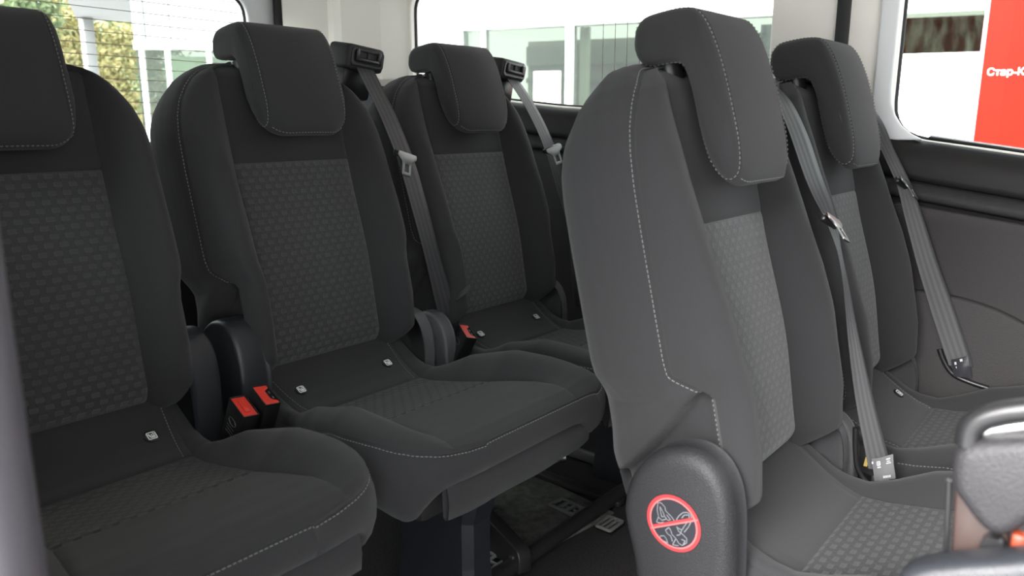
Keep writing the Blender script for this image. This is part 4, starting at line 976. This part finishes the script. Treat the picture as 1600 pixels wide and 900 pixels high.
# ---- behind the tailgate: trees, canopy, glass pavilion
def tree(label, c, rad, hgt, cols, n, group):
    r = empty('tree', (c[0], c[1], GZ)); tag(r, label, 'tree', group)
    top = c[2] - GZ
    pts = [(0, 0, 0), (.05 * rad, 0, top * .4), (-.05 * rad, .05 * rad, top)]
    bm = bmesh.new(); bm_tube(bm, pts, [.16, .12, .05], 8)
    for k in range(6):
        a = k * 1.05; z = top * (.45 + .08 * k); bm_tube(bm, [(0, 0, z), (math.cos(a) * rad * .7, math.sin(a) * rad * .7, z + hgt * .25)], [.05, .02], 6)
    bm_obj('trunk', bm, mat('bark', (.10, .08, .06), .9), r, True)
    rng = np.random.default_rng(int(abs(c[0] * 10)) + n)
    cl = rng.normal(size=(60, 3)); cl /= np.linalg.norm(cl, axis=1, keepdims=True); cl *= rng.uniform(.35, 1, (60, 1)); cl[:, :2] *= rad; cl[:, 2] *= hgt / 2
    p = cl[rng.integers(60, size=n)] + rng.normal(size=(n, 3)) * rad * .13 + np.array([0, 0, top])
    nz_ = lambda q: q / np.linalg.norm(q, axis=1, keepdims=True)
    u = nz_(rng.normal(size=(n, 3))); v = nz_(np.cross(u, rng.normal(size=(n, 3)))); s = rng.uniform(.05, .10, (n, 1)) * max(1, rad / 2)
    V = np.stack([p - u * s, p + v * s * .5, p + u * s, p - v * s * .5], 1).reshape(-1, 3); F = np.arange(4 * n).reshape(-1, 4)
    o = mesh_obj('foliage', V, F, cols, r, smooth=False); o['kind'] = 'stuff'
def leaf_mat(name, c1, c2):
    M = mat(name, c1, .8); nt = M.node_tree; b = nt.nodes['Principled BSDF']; g = nt.nodes.new('ShaderNodeNewGeometry'); mx = nt.nodes.new('ShaderNodeMix'); mx.data_type = 'RGBA'
    mx.inputs[6].default_value = (*c1, 1); mx.inputs[7].default_value = (*c2, 1); nt.links.new(g.outputs['Random Per Island'], mx.inputs[0]); nt.links.new(mx.outputs[2], b.inputs['Base Color']); return M
LF1 = leaf_mat('yellow_green_leaves', (.20, .21, .08), (.34, .28, .12)); LF2 = leaf_mat('green_leaves', (.11, .17, .07), (.24, .28, .15))
tree('yellowing tree beyond the yard, left of the concrete column', far(108, 110, 22), 1.6, 3.6, LF1, 12000, 'trees behind the car')
tree('green tree behind the white canopy column', far(195, 105, 31), 2.2, 4.0, LF2, 12000, 'trees behind the car')
tree('tall green tree at the top left corner of the tailgate window', far(6, 2, 19.5), 1.1, 1.8, LF2, 7000, 'trees behind the car')
tree('bushy tree low beside the glass pavilion', far(165, 165, 40), 3.6, 4.0, LF1, 9000, 'trees behind the car')
CON = mat('pale_concrete', (.20, .20, .20), .8)
PVW = mat('pale_lilac_panel', (.24, .25, .27), .6)
cn = tag(empty('canopy', tuple(np.r_[far(143, 110, 15)[:2], GZ])), 'pale concrete canopy post and roof slab behind the tailgate window', 'canopy')
tp = far(143, 28, 15)[2] - GZ
bm = bmesh.new(); bm_box(bm, (0, 0, tp / 2), (.17, .17, tp), .01); bm_obj('column', bm, CON, cn, True, 40)
cr = far(212, 20, 15) - far(143, 20, 15); cr[2] = 0; L_ = np.linalg.norm(cr)
bm = bmesh.new(); bm_box(bm, (L_ * .5, 1.0, tp + .10), (L_ + .3, 2.6, .2), .01); o = bm_obj('roof_slab', bm, CON, cn, True, 40); o.rotation_euler = (0, 0, math.atan2(cr[1], cr[0]))
# glass pavilion
gp = far(300, 190, 11.5); pv = tag(empty('glass_pavilion', (gp[0], gp[1], GZ)), 'white-framed glass pavilion outside the tailgate window', 'pavilion')
gd = unit((far(380, 190, 11.3) - far(215, 190, 11.7)) * np.array([1, 1, 0])); gn = unit(np.cross(gd, [0, 0, 1])); gn = gn if np.dot(gn, EYE - gp) > 0 else -gn
def gs(u, v): p = on_plane(u, v, gp, gn); return float(np.dot(p - gp, gd)), float(p[2]) - GZ
def gbox(name, s0, s1, z0, z1, o0, o1, m_, bevel=.0):
    bm = bmesh.new(); bm_box(bm, ((s0 + s1) / 2, 0, (z0 + z1) / 2), (s1 - s0, o1 - o0, z1 - z0), bevel); o = bm_obj(name, bm, m_, pv, bevel > 0, 40)
    c = gn * (o0 + o1) / 2; o.location = (c[0], c[1], 0); o.rotation_euler = (0, 0, math.atan2(gd[1], gd[0]))
sL, sR = gs(213, 100)[0], gs(470, 100)[0]; zr = gs(300, 72)[1]
gbox('upper_panel', sL, gs(228, 50)[0] - .02, zr + .05, zr + 2.2, -.06, 0, PVW); gbox('upper_panel', gs(228, 50)[0] + .0, gs(267, 50)[0] - .015, zr + .05, zr + 2.2, -.06, 0, PVW); gbox('upper_panel', gs(267, 50)[0] + .0, sR, zr + .05, zr + 2.2, -.06, 0, PVW)
gbox('head_rail', sL, sR, zr - .05, zr + .06, -.05, .05, FWG, .008)
for u in (226, 266, 330, 400): s = gs(u, 120)[0]; gbox('post', s - .03, s + .03, 0, zr, -.04, .04, FWG, .006)
for ua, ub in ((213, 226), (226, 266), (266, 330), (330, 400), (400, 470)): gbox('glass_panel', gs(ua, 120)[0] + .03, gs(ub, 120)[0] - .03, .05, zr - .05, -.01, .01, SHOPGLASS)
gbox('green_screen', sL, sR, 0, zr - .05, -1.2, -1.1, mat('pale_green_screen', (.20, .28, .20), .8))

# ================================================================== to Blender's right-handed axes (front of the car = -y)
MIR = Matrix.Diagonal((1, -1, 1, 1))
for me in bpy.data.meshes: me.transform(MIR); me.flip_normals(); me.update()
for o in bpy.data.objects:
    if o.type in {'MESH', 'EMPTY'}: o.matrix_basis = MIR @ o.matrix_basis @ MIR
